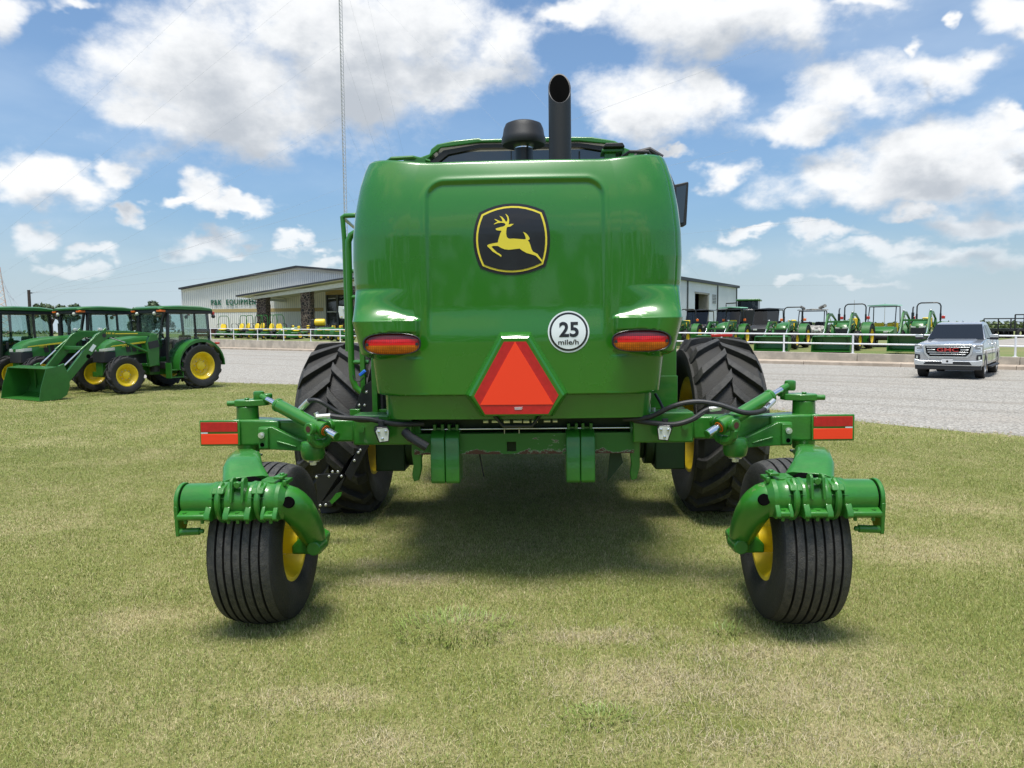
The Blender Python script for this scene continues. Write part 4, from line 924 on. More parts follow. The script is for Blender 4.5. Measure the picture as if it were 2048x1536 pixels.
    yk = b.build('caster_yoke','green_cast',WR,bev=.012,seg=3,ang=45)
    MB().prism([(sg*1.44,.83),(sg*1.44,.875),(sg*1.455,.898),(sg*1.485,.91),(sg*1.53,.91),(sg*1.56,.898),(sg*1.575,.875),(sg*1.575,.83)],-.595,-.50).build('yoke_recess_shade','dark_void',yk,smooth=False)  # solid dark arch set on the yoke, stands for shade in a recess
    # transverse tube with its saddle, flanges, u-bolts, end cap
    TV, TZ = -.610, .803; tb = lambda x, r: (sg*x, r)
    Mx = Matrix(((sg,0,0,0),(0,1,0,TV),(0,0,1,TZ),(0,0,0,1)))
    b = MB(); b.lathe([(1.26,.001),(1.26,.072),(1.275,.090),(1.285,.103),(1.305,.104),(1.32,.096),(1.35,.095),(1.365,.100),(1.372,.088),(1.42,.088),(1.428,.100),(1.445,.103),(1.46,.097),(1.54,.097),(1.555,.103),(1.572,.100),(1.58,.088),(1.63,.088),(1.638,.100),(1.655,.101),(1.67,.094),(1.80,.092),(1.812,.088),(1.812,.001)], Mx, 48); tub = b.build('suspension_tube','green_cast',WR,ang=30)
    MB().lathe([(1.812,.001),(1.812,.082),(1.822,.082),(1.822,.001)], Mx, 40).build('tube_gap','dark_void',tub)
    b = MB(); b.lathe([(1.822,.001),(1.822,.097),(1.840,.097),(1.846,.091),(1.846,.001)], Mx, 48); b.prism([(TV-.10,TZ-.01),(TV+.04,TZ-.09),(TV-.02,TZ-.175),(TV-.09,TZ-.175)], sg*1.834-.010, sg*1.834+.010, plane='yz'); b.cyl((sg*1.83,TV-.07,TZ-.155),(sg*1.72,TV-.07,TZ-.150),.020,n=16).cyl((sg*1.73,TV-.07,TZ-.150),(sg*1.70,TV-.07,TZ-.150),.014,n=6)
    b.build('end_cap','green_cast',tub,bev=.004)
    b = MB()
    for x0,x1 in ((1.655,1.815),(1.43,1.57),(1.285,1.36)):
        a_, c_ = min(sg*x0,sg*x1), max(sg*x0,sg*x1); b.loft([[Vector((q_,TV-.128,TZ-.072)),Vector((q_,TV-.128,TZ-.052)),Vector((q_,TV-.085,TZ-.035)),Vector((q_,TV-.02,TZ-.035)),Vector((q_,TV-.02,TZ-.085)),Vector((q_,TV-.10,TZ-.088))] for q_ in (a_,c_)])
    b.each('clamp_flange','green_cast',tub,bev=.006,seg=3)
    b = MB()
    for x in (1.78,1.69,1.55,1.50,1.45,1.325):
        b.cyl((sg*x,TV-.105,TZ-.056),(sg*x,TV-.105,TZ-.040),.0125,n=6).cyl((sg*x,TV-.10,TZ-.10),(sg*x,TV-.105,TZ-.066),.009,n=6)
    b.each('flange_screw','green_cast',tub)
    b = MB()
    for x in (1.605,1.395):
        b.tube([Vector((sg*x, TV+.105*math.cos(t), TZ+.105*math.sin(t))) for t in [PI*.62+k*PI*1.30/18 for k in range(19)]], .0165, 10)
        b.tube([Vector((sg*x, TV+.108*math.cos(t), TZ+.108*math.sin(t))) for t in [PI*.62+k*PI*1.30/18 for k in range(19)]], .026, 8) if False else None
        b.cyl((sg*x,TV-.045,.862),(sg*x,TV-.045,.880),.019,n=6).cyl((sg*x,TV-.045,.88),(sg*x,TV-.045,.897),.011,n=8)
    b.each('u_bolt','green_cast',tub)
    b = MB()
    for x in (1.47,1.53):
        b.prism([(TV-.118,TZ+.01),(TV-.04,TZ+.05),(TV-.04,.925),(TV-.055,.94),(TV-.085,.94),(TV-.10,.925)], sg*x-.008, sg*x+.008, plane='yz')
    b.cyl((sg*1.465,TV-.075,.905),(sg*1.535,TV-.075,.905),.014,n=12).cyl((sg*1.50,TV-.10,.905),(sg*1.50,TV-.08,.905),.020,n=6)
    b.each('stop_ear','green_cast',tub,bev=.004)
    b = MB(); b.box(min(sg*1.27,sg*1.38),max(sg*1.27,sg*1.38),TV-.02,TV+.10,.885,.905).cyl((sg*1.30,TV+.02,.90),(sg*1.30,TV+.02,.945),.014,n=8).cyl((sg*1.27,TV-.03,.885),(sg*1.27,TV-.03,.915),.012,n=8).box(min(sg*1.28,sg*1.33),max(sg*1.28,sg*1.33),TV-.03,TV+.05,.92,.935); b.each('stop_bracket','green_cast',tub,bev=.003)
    # forged arm to the hub
    pth = [(1.40,-.61,.800),(1.36,-.612,.800),(1.34,-.612,.802),(1.30,-.615,.808),(1.262,-.600,.792),(1.232,-.545,.735),(1.222,-.455,.640),(1.225,-.350,.540),(1.235,-.270,.485),(1.26,-.24,.468),(1.33,-.235,.465)]
    rr = [.066,.068,.076,.090,.096,.096,.088,.078,.070,.064,.062]
    b = MB(); b.tube([(sg*x,v_,z_) for x,v_,z_ in pth], rr, 10); fa = b.build('forged_arm','green_cast' if sg<0 else 'scraped_green',WR,ang=70); sub = fa.modifiers.new('sub','SUBSURF'); sub.levels = 1; sub.render_levels = 1
    q = Vector((sg*1.105,-.800,.800)); hd = Vector((sg*-.45,-.85,.28)).normalized(); hdv = Vector((-sg*.10,-.93,.36)).normalized(); hp = Vector((sg*1.25,-.59,.772)); MB().cyl(hp+hdv*.060, hp+hdv*.099, .030, n=24).build('arm_hole_shade','dark_void',fa)  # dark stub on the elbow, painted as the shade inside a hole
    MB().cyl((sg*1.20,-.42,.475),(sg*1.205,-.28,.47),.040,.048,n=20).build('axle_clamp','green_cast',fa,bev=.006)
    MB().prism([(sg*1.19,.41),(sg*1.36,.41),(sg*1.36,.46),(sg*1.26,.56),(sg*1.17,.50)],-.32,-.16).build('hub_bracket','green_cast',fa,bev=.012)
    b = MB()
    for x0,x1 in ((1.640,1.672),(1.540,1.572),(1.428,1.460),(1.352,1.372),(1.285,1.31)):
        a_, c_ = min(sg*x0,sg*x1), max(sg*x0,sg*x1)
        b.prism([(TV-.098,TZ-.012),(TV-.128,TZ-.050),(TV-.132,TZ-.075),(TV-.105,TZ-.090),(TV-.06,TZ-.088),(TV-.06,TZ-.012)], a_, c_, plane='yz')
    b.each('clamp_web','green_cast',tub,bev=.005,seg=3)
    b = MB()
    for xx in (1.395,1.605): b.prism([(TV-.108,TZ+.055),(TV-.085,TZ+.085),(TV-.02,TZ+.100),(TV+.06,TZ+.09),(TV+.06,TZ+.05)], sg*xx-.034, sg*xx+.034, plane='yz')
    b.each('clamp_cap','green_cast',tub,bev=.008,seg=3)
    # caster wheel
    TC = Vector((sg*1.525, -.235, .468)); TR, TW = .468, .40; tx = axM(TC)
    cw = thing('caster_wheel', None, None); cw.parent = WR
    prof = [(.145,.205),(.150,.225),(.178,.26),(.190,.32),(.188,.385),(.178,.425),(.172,.433)]
    xs = [.172,.128,.121,.076,.069,.026,.019]
    def tr(x): return TR-.030*(x/.172)**2
    prof += [(.172,tr(.172)-.004),(.165,tr(.165))]
    half_g = []
    for i in range(7):
        pass
    ribs = np.linspace(.165,-.165,8)
    prof += []
    for i in range(7):
        x0_, x1_ = ribs[i], ribs[i+1]; gw = .0065
        if i: prof += [(x0_-gw+.0015, tr(x0_)-.020),(x0_-gw, tr(x0_))]
        if i < 6: prof += [(x1_+gw, tr(x1_)),(x1_+gw-.0015, tr(x1_)-.020)]
    prof += [(-x,r) for x,r in [(.165,tr(.165)),(.172,tr(.172)-.004),(.172,.433),(.178,.425),(.188,.385),(.190,.32),(.178,.26),(.150,.225),(.145,.205)]]
    b = MB(); b.lathe(prof, tx, 96); b.mi = 0
    ty = b.build('tyre',['rubber','rubber_worn'],cw,ang=28)
    # tread band gets the worn rubber
    me = ty.data; mi2 = []
    for pl in me.polygons:
        c_ = pl.center-TC; rad = math.hypot(c_.y,c_.z); mi2.append(1 if (abs(c_.x) < .168 and rad > tr(c_.x)-.006) else 0)
    me.polygons.foreach_set('material_index', mi2)
    b = rim_mb(.215,.40,axM(TC,'x',-sg),dish=.02,bolts=6,hub=.35); b.build('rim',['yellow_rim','zinc'],cw)
    MB().cyl((sg*1.33,-.235,.468),(sg*1.50,-.235,.468),.075,n=20).build('hub','yellow_rim',cw)
    # drive wheel
    DC = Vector((sg*1.695+.005, 2.32, .80)); dwh = thing('drive_wheel', None, None); dwh.parent = WR
    ag_tyre(.80,.62,.42,18,.055,axM(DC),n=96,lw=.088,dirn=1,seg=12).build('tyre',['rubber','tread_rubber'],dwh,bev=.004,ang=40)
    rim_mb(.42,.62,axM(DC,'x',-sg),dish=.06,bolts=10,hub=.4).build('rim',['yellow_rim','zinc'],dwh)
    # red strips of the front lamps seen over the tyres
    q0, q1 = (MP(668,685,3.4),MP(700,688,3.4)) if sg < 0 else (MP(1424,671,3.4),MP(1466,676,3.4))
    MB().box(q0.x,q1.x,3.38,3.42,q1.z,q0.z).build('marker_strip','red_reflect',WR,bev=.004)
# work lights
for px, tilt in ((766,.35),(1332,-.25)):
    p = MP(px,867,.16); wlt = thing('work_light',None,None); wlt.parent = WR; wlt.location = p; wlt.rotation_euler = (0,0,tilt*.9)
    hexa = [(-.048,.03),(-.035,.052),(.035,.052),(.048,.03),(.042,-.045),(-.022,-.050)] if px < 1000 else [(-.048,.03),(-.035,.052),(.035,.052),(.048,.03),(.022,-.050),(-.040,-.045)]
    MB().prism(hexa,-.03,.06).build('lamp_housing','black_paint',wlt,bev=.006)
    MB().prism([(x*.84,z*.84) for x,z in hexa],-.033,-.028).build('lamp_face','lamp_face',wlt)
    b = MB()
    for x,z in ((-.022,.024),(.022,.024),(0,-.022)): b.ball((x,-.033,z),.0095,10)
    b.each('lamp_bulb','chrome',wlt); MB().cyl((0,.02,.05),(0,.02,.085),.02,n=10).build('lamp_bracket','black_plastic',wlt)
# hoses
def hose(pts, r, nm='hydraulic_hose'):
    P = [Vector(p) for p in pts]; out = []
    for i in range(len(P)-1):
        p0, p1, p2, p3 = P[max(i-1,0)], P[i], P[i+1], P[min(i+2,len(P)-1)]
        for k in range(8):
            t = k/8; out.append(.5*((2*p1)+(-p0+p2)*t+(2*p0-5*p1+4*p2-p3)*t*t+(-p0+3*p1-3*p2+p3)*t**3))
    out.append(P[-1]); return MB().tube(out, r, 10).build(nm,'black_plastic',WR)
hose([MP(611,806,.22),MP(622,798,.20),MP(643,800,.18),MP(676,820,.20),MP(720,838,.22),MP(760,836,.24)],.014)
hose([MP(662,829,.10),MP(690,833,.12),MP(740,836,.18),MP(790,846,.22),MP(850,846,.28)],.017)
hose([MP(1250,840,.28),MP(1300,836,.22),MP(1350,814,.16),MP(1395,806,.14),MP(1440,812,.12),MP(1490,828,.10),MP(1525,826,.14),MP(1540,812,.2)],.016)
hose([MP(1270,842,.28),MP(1310,848,.20),MP(1350,851,.14),MP(1385,842,.12),MP(1410,826,.12),MP(1424,820,.12)],.017)
hose([MP(1313,790,.4),MP(1322,805,.35),MP(1330,822,.3)],.010,'thin_hose')
b = MB(); b.cyl(MP(604,815,.24),MP(620,799,.20),.019,n=10).cyl(MP(636,831,.10),MP(664,829,.10),.017,n=10).cyl(MP(634,822,.11),MP(640,835,.11),.016,n=8).cyl(MP(1420,821,.12),MP(1444,818,.13),.018,n=10).cyl(MP(1532,822,.16),MP(1550,805,.24),.017,n=10)
b.each('hose_coupling','zinc',WR)
# black shields with bolts at the left
b = MB(); V1 = 1.15
def pr(pts, v0, th, M_=b): M_.prism([(lambda p:(p.x,p.z))(MP(x,y,v0)) for x,y in pts], v0, v0+th)
pr([(632,946),(696,943),(720,897),(700,915),(690,955),(664,1010),(636,1012)],V1,.012)
pr([(690,945),(726,880),(740,888),(702,960)],V1-.03,.012)
pr([(697,850),(728,770),(752,755),(790,790),(790,850)],V1+.2,.012)
b.each('mud_shield','black_paint',WR,bev=.002)
b = MB()
for x,y in ((634,951),(659,950),(684,950),(666,941),(677,941),(641,1008),(652,1007),(710,919),(718,903),(722,898),(720,808),(731,808),(735,782)):
    p = MP(x,y,V1-.035 if y<1100 and not (700<y<830) else V1+.2); b.ball(p,.011,8,(1,.5,1))
b.each('shield_screw','zinc',WR)
MB().prism([(lambda p:(p.x,p.z))(MP(x,y,V1-.02)) for x,y in ((660,1000),(672,985),(684,982),(682,990),(664,1006))],V1-.02,V1).build('shield_tab','green_paint',WR)
MB().box(-1.42,-1.34,1.3,1.34,1.0,1.08).build('step_bracket','green_paint',WR,bev=.004)
p = MP(727,744,1.3); MB().box(p.x-.03,p.x+.03,1.29,1.32,p.z-.012,p.z+.012,Matrix.Translation(p)@Matrix.Rotation(R(-40),4,'Y')@Matrix.Translation(-p)).build('connector','wire_blue',WR,bev=.004)
MB().tube([MP(708,748,1.3),MP(712,758,1.3),MP(722,760,1.3),MP(730,752,1.3)],.006,6).build('cable','black_plastic',WR)
# ------------------------------------------------------------------ farm tractors
def hd(x, y): return math.atan2(y, x)
def small_wheel(root, x, y, Rr, Wd, rim, nl, lh, sg, name='wheel', lw=.05, n=44):
    w = thing(name, None, None); w.parent = root
    o = Vector((x, y, Rr)); Mx = axM(o, 'y', sg)
    ag_tyre(Rr, Wd, rim, nl, lh, Mx, n=n, lw=lw, dirn=1, seg=5).build('tyre', ['rubber','tread_rubber'], w, ang=40)
    rim_mb(rim, Wd, Mx, dish=-.02, n=32, bolts=8, hub=.38).build('rim', ['yellow_rim','steel'], w)
    return w
def make_tractor(label, cab=True, loader=True, canopy=False, kz=1.68, stack='front', flashers='amber'):
    T = thing('tractor', label, 'tractor')
    for sg in (1,-1):
        small_wheel(T, 0, sg*.83, .68, .40, .39, 16, .055, sg, 'rear_wheel', .07)
        small_wheel(T, 2.25, sg*.78, .525, .30, .29, 14, .045, sg, 'front_wheel', .055)
    b = MB(); b.box(-.35,1.2,-.24,.24,.45,.95).box(1.2,2.5,-.16,.16,.50,.85).cyl((0,-.62,.68),(0,.62,.68),.13,n=14).box(2.15,2.35,-.62,.62,.44,.58); b.build('chassis','green_far',T,bev=.01)
    MB().box(1.05,2.35,-.26,.26,.78,1.22).build('engine','black_plastic',T,bev=.02)
    # bonnet: lofted sections
    secs = []
    for x, zt_, hw, zb in ((1.05,1.60,.36,1.10),(1.5,1.575,.36,1.08),(1.95,1.53,.35,1.02),(2.25,1.46,.33,.96),(2.42,1.37,.30,.90),(2.50,1.24,.27,.88)):
        secs.append([Vector((x,y_,z_)) for y_,z_ in ((-hw,zb),(-hw,zt_-.14),(-hw*.86,zt_-.045),(-hw*.5,zt_),(hw*.5,zt_),(hw*.86,zt_-.045),(hw,zt_-.14),(hw,zb))])
    bn = MB().loft(secs).build('bonnet','green_far',T,ang=30)
    MB().loft([[Vector((x,y_,z_)) for y_,z_ in ((-hw,.86),(-hw,1.155),(hw,1.155),(hw,.86))] for x,hw in ((2.22,.342),(2.40,.322),(2.50,.286),(2.535,.20))]).build('grille','black_plastic',bn,bev=.01)
    for sg in (1,-1):
        MB().loft([[Vector((x,sg*y0,z0)),Vector((x,sg*y1,z0)),Vector((x,sg*y1,z1)),Vector((x,sg*y0,z1))] for x,y0,y1,z0,z1 in ((2.24,.20,.352,1.19,1.27),(2.42,.15,.325,1.175,1.255),(2.515,.07,.27,1.165,1.225))]).build('headlight','lamp_face',bn,ang=20)
        MB().prism([(1.30,1.43),(2.30,1.315),(2.36,1.29),(2.2,1.30),(1.30,1.38)],sg*.366-.004 if sg>0 else -.370,sg*.366+.004 if sg>0 else -.362).build('side_stripe','yellow_decal',bn,smooth=False)
        for x in (1.45,1.62,1.79): MB().prism([(x,1.14),(x+.13,1.14),(x+.15,1.33),(x+.04,1.34)],sg*.358-.006,sg*.358+.006).build('side_vent','black_plastic',bn,smooth=False)
    # fenders
    for sg in (1,-1):
        b = MB(); secs = []
        for i in range(15):
            a = R(-8+i*13.5); r0_, r1_ = .74, .77
            y0_, y1_ = sg*.58, sg*1.00; secs.append([Vector((r1_*math.cos(a), y0_, .70+r1_*math.sin(a))), Vector((r1_*math.cos(a), y1_, .70+r1_*math.sin(a))), Vector((r0_*math.cos(a), y1_, .69+r0_*math.sin(a)-.05*abs(math.sin(a)))), Vector((r0_*math.cos(a), y0_, .69+r0_*math.sin(a)))])
        b.loft(secs); b.build('fender','green_far',T,ang=50)
        MB().prism([(.5,.75),(.62,1.2),(.45,1.42),(.1,1.45),(-.35,1.42),(-.5,1.1),(-.4,.75)],sg*.56-.01,sg*.56+.01).build('inner_fender','black_plastic' if cab else 'green_far',T)
        MB().box(-.62,-.52,sg*.92-.06,sg*.92+.06,1.30,1.36).build('tail_lamp','red_lamp',T,bev=.01)
    if cab:
        c = thing('cab', None, None); c.parent = T
        roof = MB(); secs = []
        for x, zt_, zb, hw in ((-.66,2.34,2.31,.62),(-.58,2.39,2.31,.72),(-.2,2.435,2.32,.77),(.5,2.445,2.33,.78),(.98,2.42,2.33,.75),(1.12,2.37,2.33,.68)):
            secs.append([Vector((x,y_,z_)) for y_,z_ in ((-hw,zb),(-hw,zt_-.035),(-hw*.86,zt_),(hw*.86,zt_),(hw,zt_-.035),(hw,zb))])
        roof.loft(secs).build('cab_roof','green_far',c,ang=40)
        MB().box(-.62,1.07,-.70,.70,2.215,2.325).build('roof_liner','black_plastic',c,bev=.02)
        for sg in (1,-1):
            for (p,q,w) in (((1.00,.36,1.15),(.95,.66,2.22),.06),((.92,.70,.75),(.86,.68,2.22),.07),((-.02,.70,1.40),(.0,.68,2.22),.06),((-.52,.62,1.38),(-.46,.62,2.22),.06)):
                MB().bar((p[0],sg*p[1],p[2]),(q[0],sg*q[1],q[2]),w,w*.9).build('pillar','black_paint',c)
            MB().prism([(.86,.80),(.84,2.2),(.02,2.2),(0,1.42),(.3,1.28),(.52,.95),(.6,.80)],sg*.69-.004,sg*.69+.004).build('door_glass','cab_glass',c,smooth=False)
            MB().prism([(-.02,1.42),(.0,2.2),(-.45,2.2),(-.5,1.42)],sg*.66-.004,sg*.66+.004).build('side_glass','cab_glass',c,smooth=False)
            MB().box(.70,.76,sg*.70-.02,sg*.70+.02,1.22,1.42).build('door_handle','black_plastic',c,bev=.01)
            MB().box(-.05,.05,sg*.70-.03,sg*.70+.09,1.45,1.52).build('latch_block','black_plastic',c,bev=.01)
            MB().box(.93,1.11,sg*.62-.09,sg*.62+.09,2.25,2.31).build('marker_light','amber',c,bev=.012)
            MB().ball((1.09,sg*.42,2.21),.055,10).build('roof_lamp','lamp_face',c)
            MB().box(-.72,-.66,sg*.60-.05,sg*.60+.05,2.18,2.28).build('rear_marker','red_lamp',c,bev=.01)
            MB().ball((-.66,sg*.66,2.14),.06,10).build('rear_lamp','black_plastic',c)
        MB().prism([(1.02,1.2),(.98,2.2),(.975,2.2),(1.015,1.2)],-.60,.60).build('windscreen','cab_glass',c,smooth=False)
        MB().prism([(-.52,1.40),(-.48,2.2),(-.475,2.2),(-.515,1.40)],-.6,.6).build('rear_glass','cab_glass',c,smooth=False)
        MB().box(-.4,.95,-.62,.62,.62,.82).build('cab_floor','black_plastic',c,bev=.02)
    if not cab:
        b = MB(); b.tube([(-.35,-.56,1.0),(-.40,-.56,2.30),(-.40,-.50,2.42),(-.40,-.38,2.48),(-.40,.38,2.48),(-.40,.50,2.42),(-.40,.56,2.30),(-.35,.56,1.0)],.036,10).box(-.45,-.33,-.60,-.52,1.55,1.9).box(-.45,-.33,.52,.60,1.55,1.9); b.build('roll_bar','black_paint',T)
        for sg in (1,-1): MB().box(-.40,-.28,sg*.70-.08,sg*.70+.08,1.62,1.78).build('flasher',flashers,T,bev=.02)
        MB().box(-.3,.9,-.55,.55,.68,.74).build('platform','black_plastic',T)
        if canopy:
            MB().loft([[Vector((x,y_,2.50+z_)) for y_,z_ in ((-.75,-.02),(-.7,.03),(0,.08),(.7,.03),(.75,-.02),(0,.03))] for x in (-.95,.75)]).build('canopy','green_faded',T)
    b = MB(); sz = 1.0 if cab else 1.12
    b.box(-.1,.38,-.24,.24,sz,sz+.12).box(-.2,-.06,-.24,.24,sz+.08,sz+.58); b.build('seat','seat_black' if cab else 'yellow_seat',T,bev=.05,seg=3)
    b = MB(); b.tube([Vector((.66+.10*math.cos(a)*.4,.18*math.sin(a),1.48+.17*math.cos(a))) for a in [2*PI*k/16 for k in range(16)]],.015,6,closed=True).bar((.95,0,1.2),(.68,0,1.46),.05,.05); b.build('steering_wheel','black_plastic',T)
    MB().box(.88,1.08,-.34,.34,.95,1.46).build('dashboard','black_plastic',T,bev=.03)
    if stack:
        MB().tube([(1.0,-.50,1.35),(1.0,-.50,1.95)],.07,12).build('muffler','black_paint',T)
        MB().tube([(1.0,-.50,1.95),(1.0,-.50,2.10),(.97,-.50,2.18),(.85,-.50,2.24)],.035,10).build('exhaust_stack','black_paint',T)
    b = MB(); b.box(.60,.63,.70,.95,.36,.80).box(.97,1.0,.70,.95,.36,.80).box(.63,.97,.72,.95,.37,.40).box(.63,.97,.72,.95,.58,.61); b.build('steps','green_far',T)
    MB().cyl((1.15,.42,.55),(1.15,.42,.85),.13,n=14).build('fuel_tank','black_plastic',T)
    if loader:
        ld = thing('loader', None, None); ld.parent = T
        for sg in (1,-1):
            y_ = sg*.60
            MB().prism([(1.15,.75),(1.45,.70),(1.50,1.35),(1.38,1.62),(1.20,1.62),(1.12,1.40)],y_-.05,y_+.05).box(1.1,1.5,min(0,y_),max(0,y_),.72,.80).build('loader_mast','green_far',ld,bev=.01)
            MB().prism([(1.22,1.56),(1.26,1.64),(2.05,kz+.04),(2.70,kz+.05),(2.90,kz-.06),(3.80,.52),(3.74,.40),(3.62,.42),(2.78,kz-.30),(2.55,kz-.14),(2.0,kz-.10)],y_-.045,y_+.045).build('loader_arm','green_far',ld,bev=.012)
            MB().cyl((1.45,y_,1.12),(2.1,y_,1.40),.035,n=12).build('lift_cylinder','green_far',ld); MB().cyl((2.1,y_,1.40),(2.50,y_,kz-.14),.02,n=10).build('lift_rod','chrome',ld)
            MB().cyl((2.62,y_+sg*.02,kz+.10),(3.3,y_+sg*.02,1.22),.032,n=12).build('tilt_cylinder','green_far',ld); MB().cyl((3.3,y_,1.22),(3.76,y_,.80),.019,n=10).build('tilt_rod','chrome',ld)
            MB().box(2.72,2.80,y_-.05,y_+.05,kz+.05,kz+.12).build('arm_pin','zinc',ld,bev=.01)
            MB().prism([(3.72,.90),(3.86,.85),(3.86,.25),(3.76,.25),(3.66,.45)],y_-.035,y_+.035).build('bucket_carrier','green_far',ld,bev=.008)
        MB().box(2.98,3.10,-.60,.60,kz-.46,kz-.36).build('cross_tube','green_far',ld,bev=.01)
        MB().bar((1.45,.655,1.30),(1.15,.655,1.36),.02,.2).build('valve_block','black_plastic',ld)
        t = .014; prof = [(4.32,.80),(4.05,.84),(3.86,.80),(3.80,.62),(3.78,.35),(3.86,.12),(4.02,.03),(4.50,.005)]
        inner_ = [(x+.014*(1 if i > 1 else 0), z-(.014 if i < 2 else 0)+(.016 if i > 4 else 0)) for i,(x,z) in enumerate(prof)]
        b = MB(); b.prism(prof+inner_[::-1], -.95, .95)
        for sg in (1,-1): b.prism([(4.32,.80),(4.05,.84),(3.86,.80),(3.80,.62),(3.78,.35),(3.86,.12),(4.02,.03),(4.52,.005),(4.46,.35)], sg*.95-.008, sg*.95+.008)
        b.build('bucket','green_far',ld,ang=30)
    return T
TH = hd(-.52, -.854)
t0 = Vector((-9.98, 21.93, .006))
T1 = make_tractor('green cab tractor with an empty loader bucket resting on the lawn', True, True)
T1.location = t0; T1.rotation_euler = (0,0,TH); tag(T1, None, None, 'cab tractors parked in a row at the left')
# writing on the loader arm and bonnet
def plate_text(body, parent, loc, h, wdt, matn, name, rot=None):
    vs, fs = text_mesh(body, 1.0, 0.0, .015); xs = [v[0] for v in vs]; ys = [v[1] for v in vs]
    out = [Vector(((v[0]-min(xs))/(max(xs)-min(xs))*wdt-wdt/2, 0, (v[1]-min(ys))/(max(ys)-min(ys))*h-h/2)) for v in vs]
    me = bpy.data.meshes.new(name); me.from_pydata(out, [], fs); me.materials.append(MT[matn]); o = bpy.data.objects.new(name, me); COL.objects.link(o); o.parent = parent
    o.location = loc; o.rotation_euler = rot or (0,0,0); return o
ldr = [c for c in T1.children if c.name.startswith('loader')][0]
plate_text('540 M', ldr, (2.52,.648,1.655), .05, .22, 'yellow_decal', 'arm_lettering', (0,R(3),PI))
MB().box(1.75,2.38,.645,.648,1.63,1.655).build('arm_stripe','yellow_decal',ldr,smooth=False)
MB().cyl((2.68,.645,1.60),(2.68,.649,1.60),.055,n=20).build('arm_badge','decal_black',ldr)
MB().cyl((3.12,.645,1.06),(3.12,.648,1.06),.055,n=20).build('arm_bore_shade','dark_void',ldr)  # near-black disc on the arm stands for the shade inside a bore
MB().prism([(2.98,1.38),(3.10,1.22),(3.02,1.17),(2.90,1.33)],.645,.648).build('warning_sticker','decal_white',ldr,smooth=False)
tb = [c for c in T1.children if c.name.startswith('bonnet')][0]
plate_text('5075 E', tb, (1.95,.366,1.30), .045, .20, 'yellow_decal', 'bonnet_lettering', (0,0,PI))
T2 = make_tractor('second green cab tractor, parked just left of the one with the loader', True, False)
T2.location = t0+Vector((-2.38, .12, 0)); T2.rotation_euler = (0,0,TH+.02); tag(T2, None, None, 'cab tractors parked in a row at the left')
tb = [c for c in T2.children if c.name.startswith('bonnet')][0]
plate_text('5055 E', tb, (1.95,.366,1.30), .045, .20, 'yellow_decal', 'bonnet_lettering', (0,0,PI))
dup(T2, 'third green cab tractor, cut off by the left edge of the picture', t0+Vector((-4.62, -.25, 0)), TH+.01)
# tractors on the raised yard behind the fence
SP = 'open station loader tractors on the raised yard'
def yl(px, d): p = ygnd(px, d); return p
HN = hd(-LN.x, -LN.y)
def place_y(o, px, d, rz, sc): p = yl(px, d); o.location = p; o.rotation_euler = (0,R(1.2),rz); o.scale = (sc,)*3
# placed so that the bucket edge is just behind the fence: distance of the rear axle behind the kerb line = 1.6 + 4.5*scale
Y1 = make_tractor('green loader tractor with folded roll bar between the camouflage vehicle and the canopied cart', False, True, kz=1.95, flashers='red_lamp'); tag(Y1, None, None, SP)
place_y(Y1, 1706, 5.7, HN+.04, .90)
Y2 = dup(Y1, 'green loader tractor whose bucket disappears behind the silver pickup', yl(1853, 5.7), HN+.03)
Y3 = make_tractor('small green tractor with a yellow seat and a tall square roll bar', False, True, kz=1.62, stack=None); tag(Y3, None, None, SP)
place_y(Y3, 1583, 5.6, HN+.10, .86)
Y4 = make_tractor('small green tractor under a pale green sunshade in front of the white metal shed', False, True, canopy=True, kz=1.62, stack=None); tag(Y4, None, None, SP)
place_y(Y4, 1465, 6.0, HN+.12, .86)
Y5 = dup(Y3, 'small green tractor half hidden behind the hood of the large machine', yl(1372, 6.6), HN+.15)
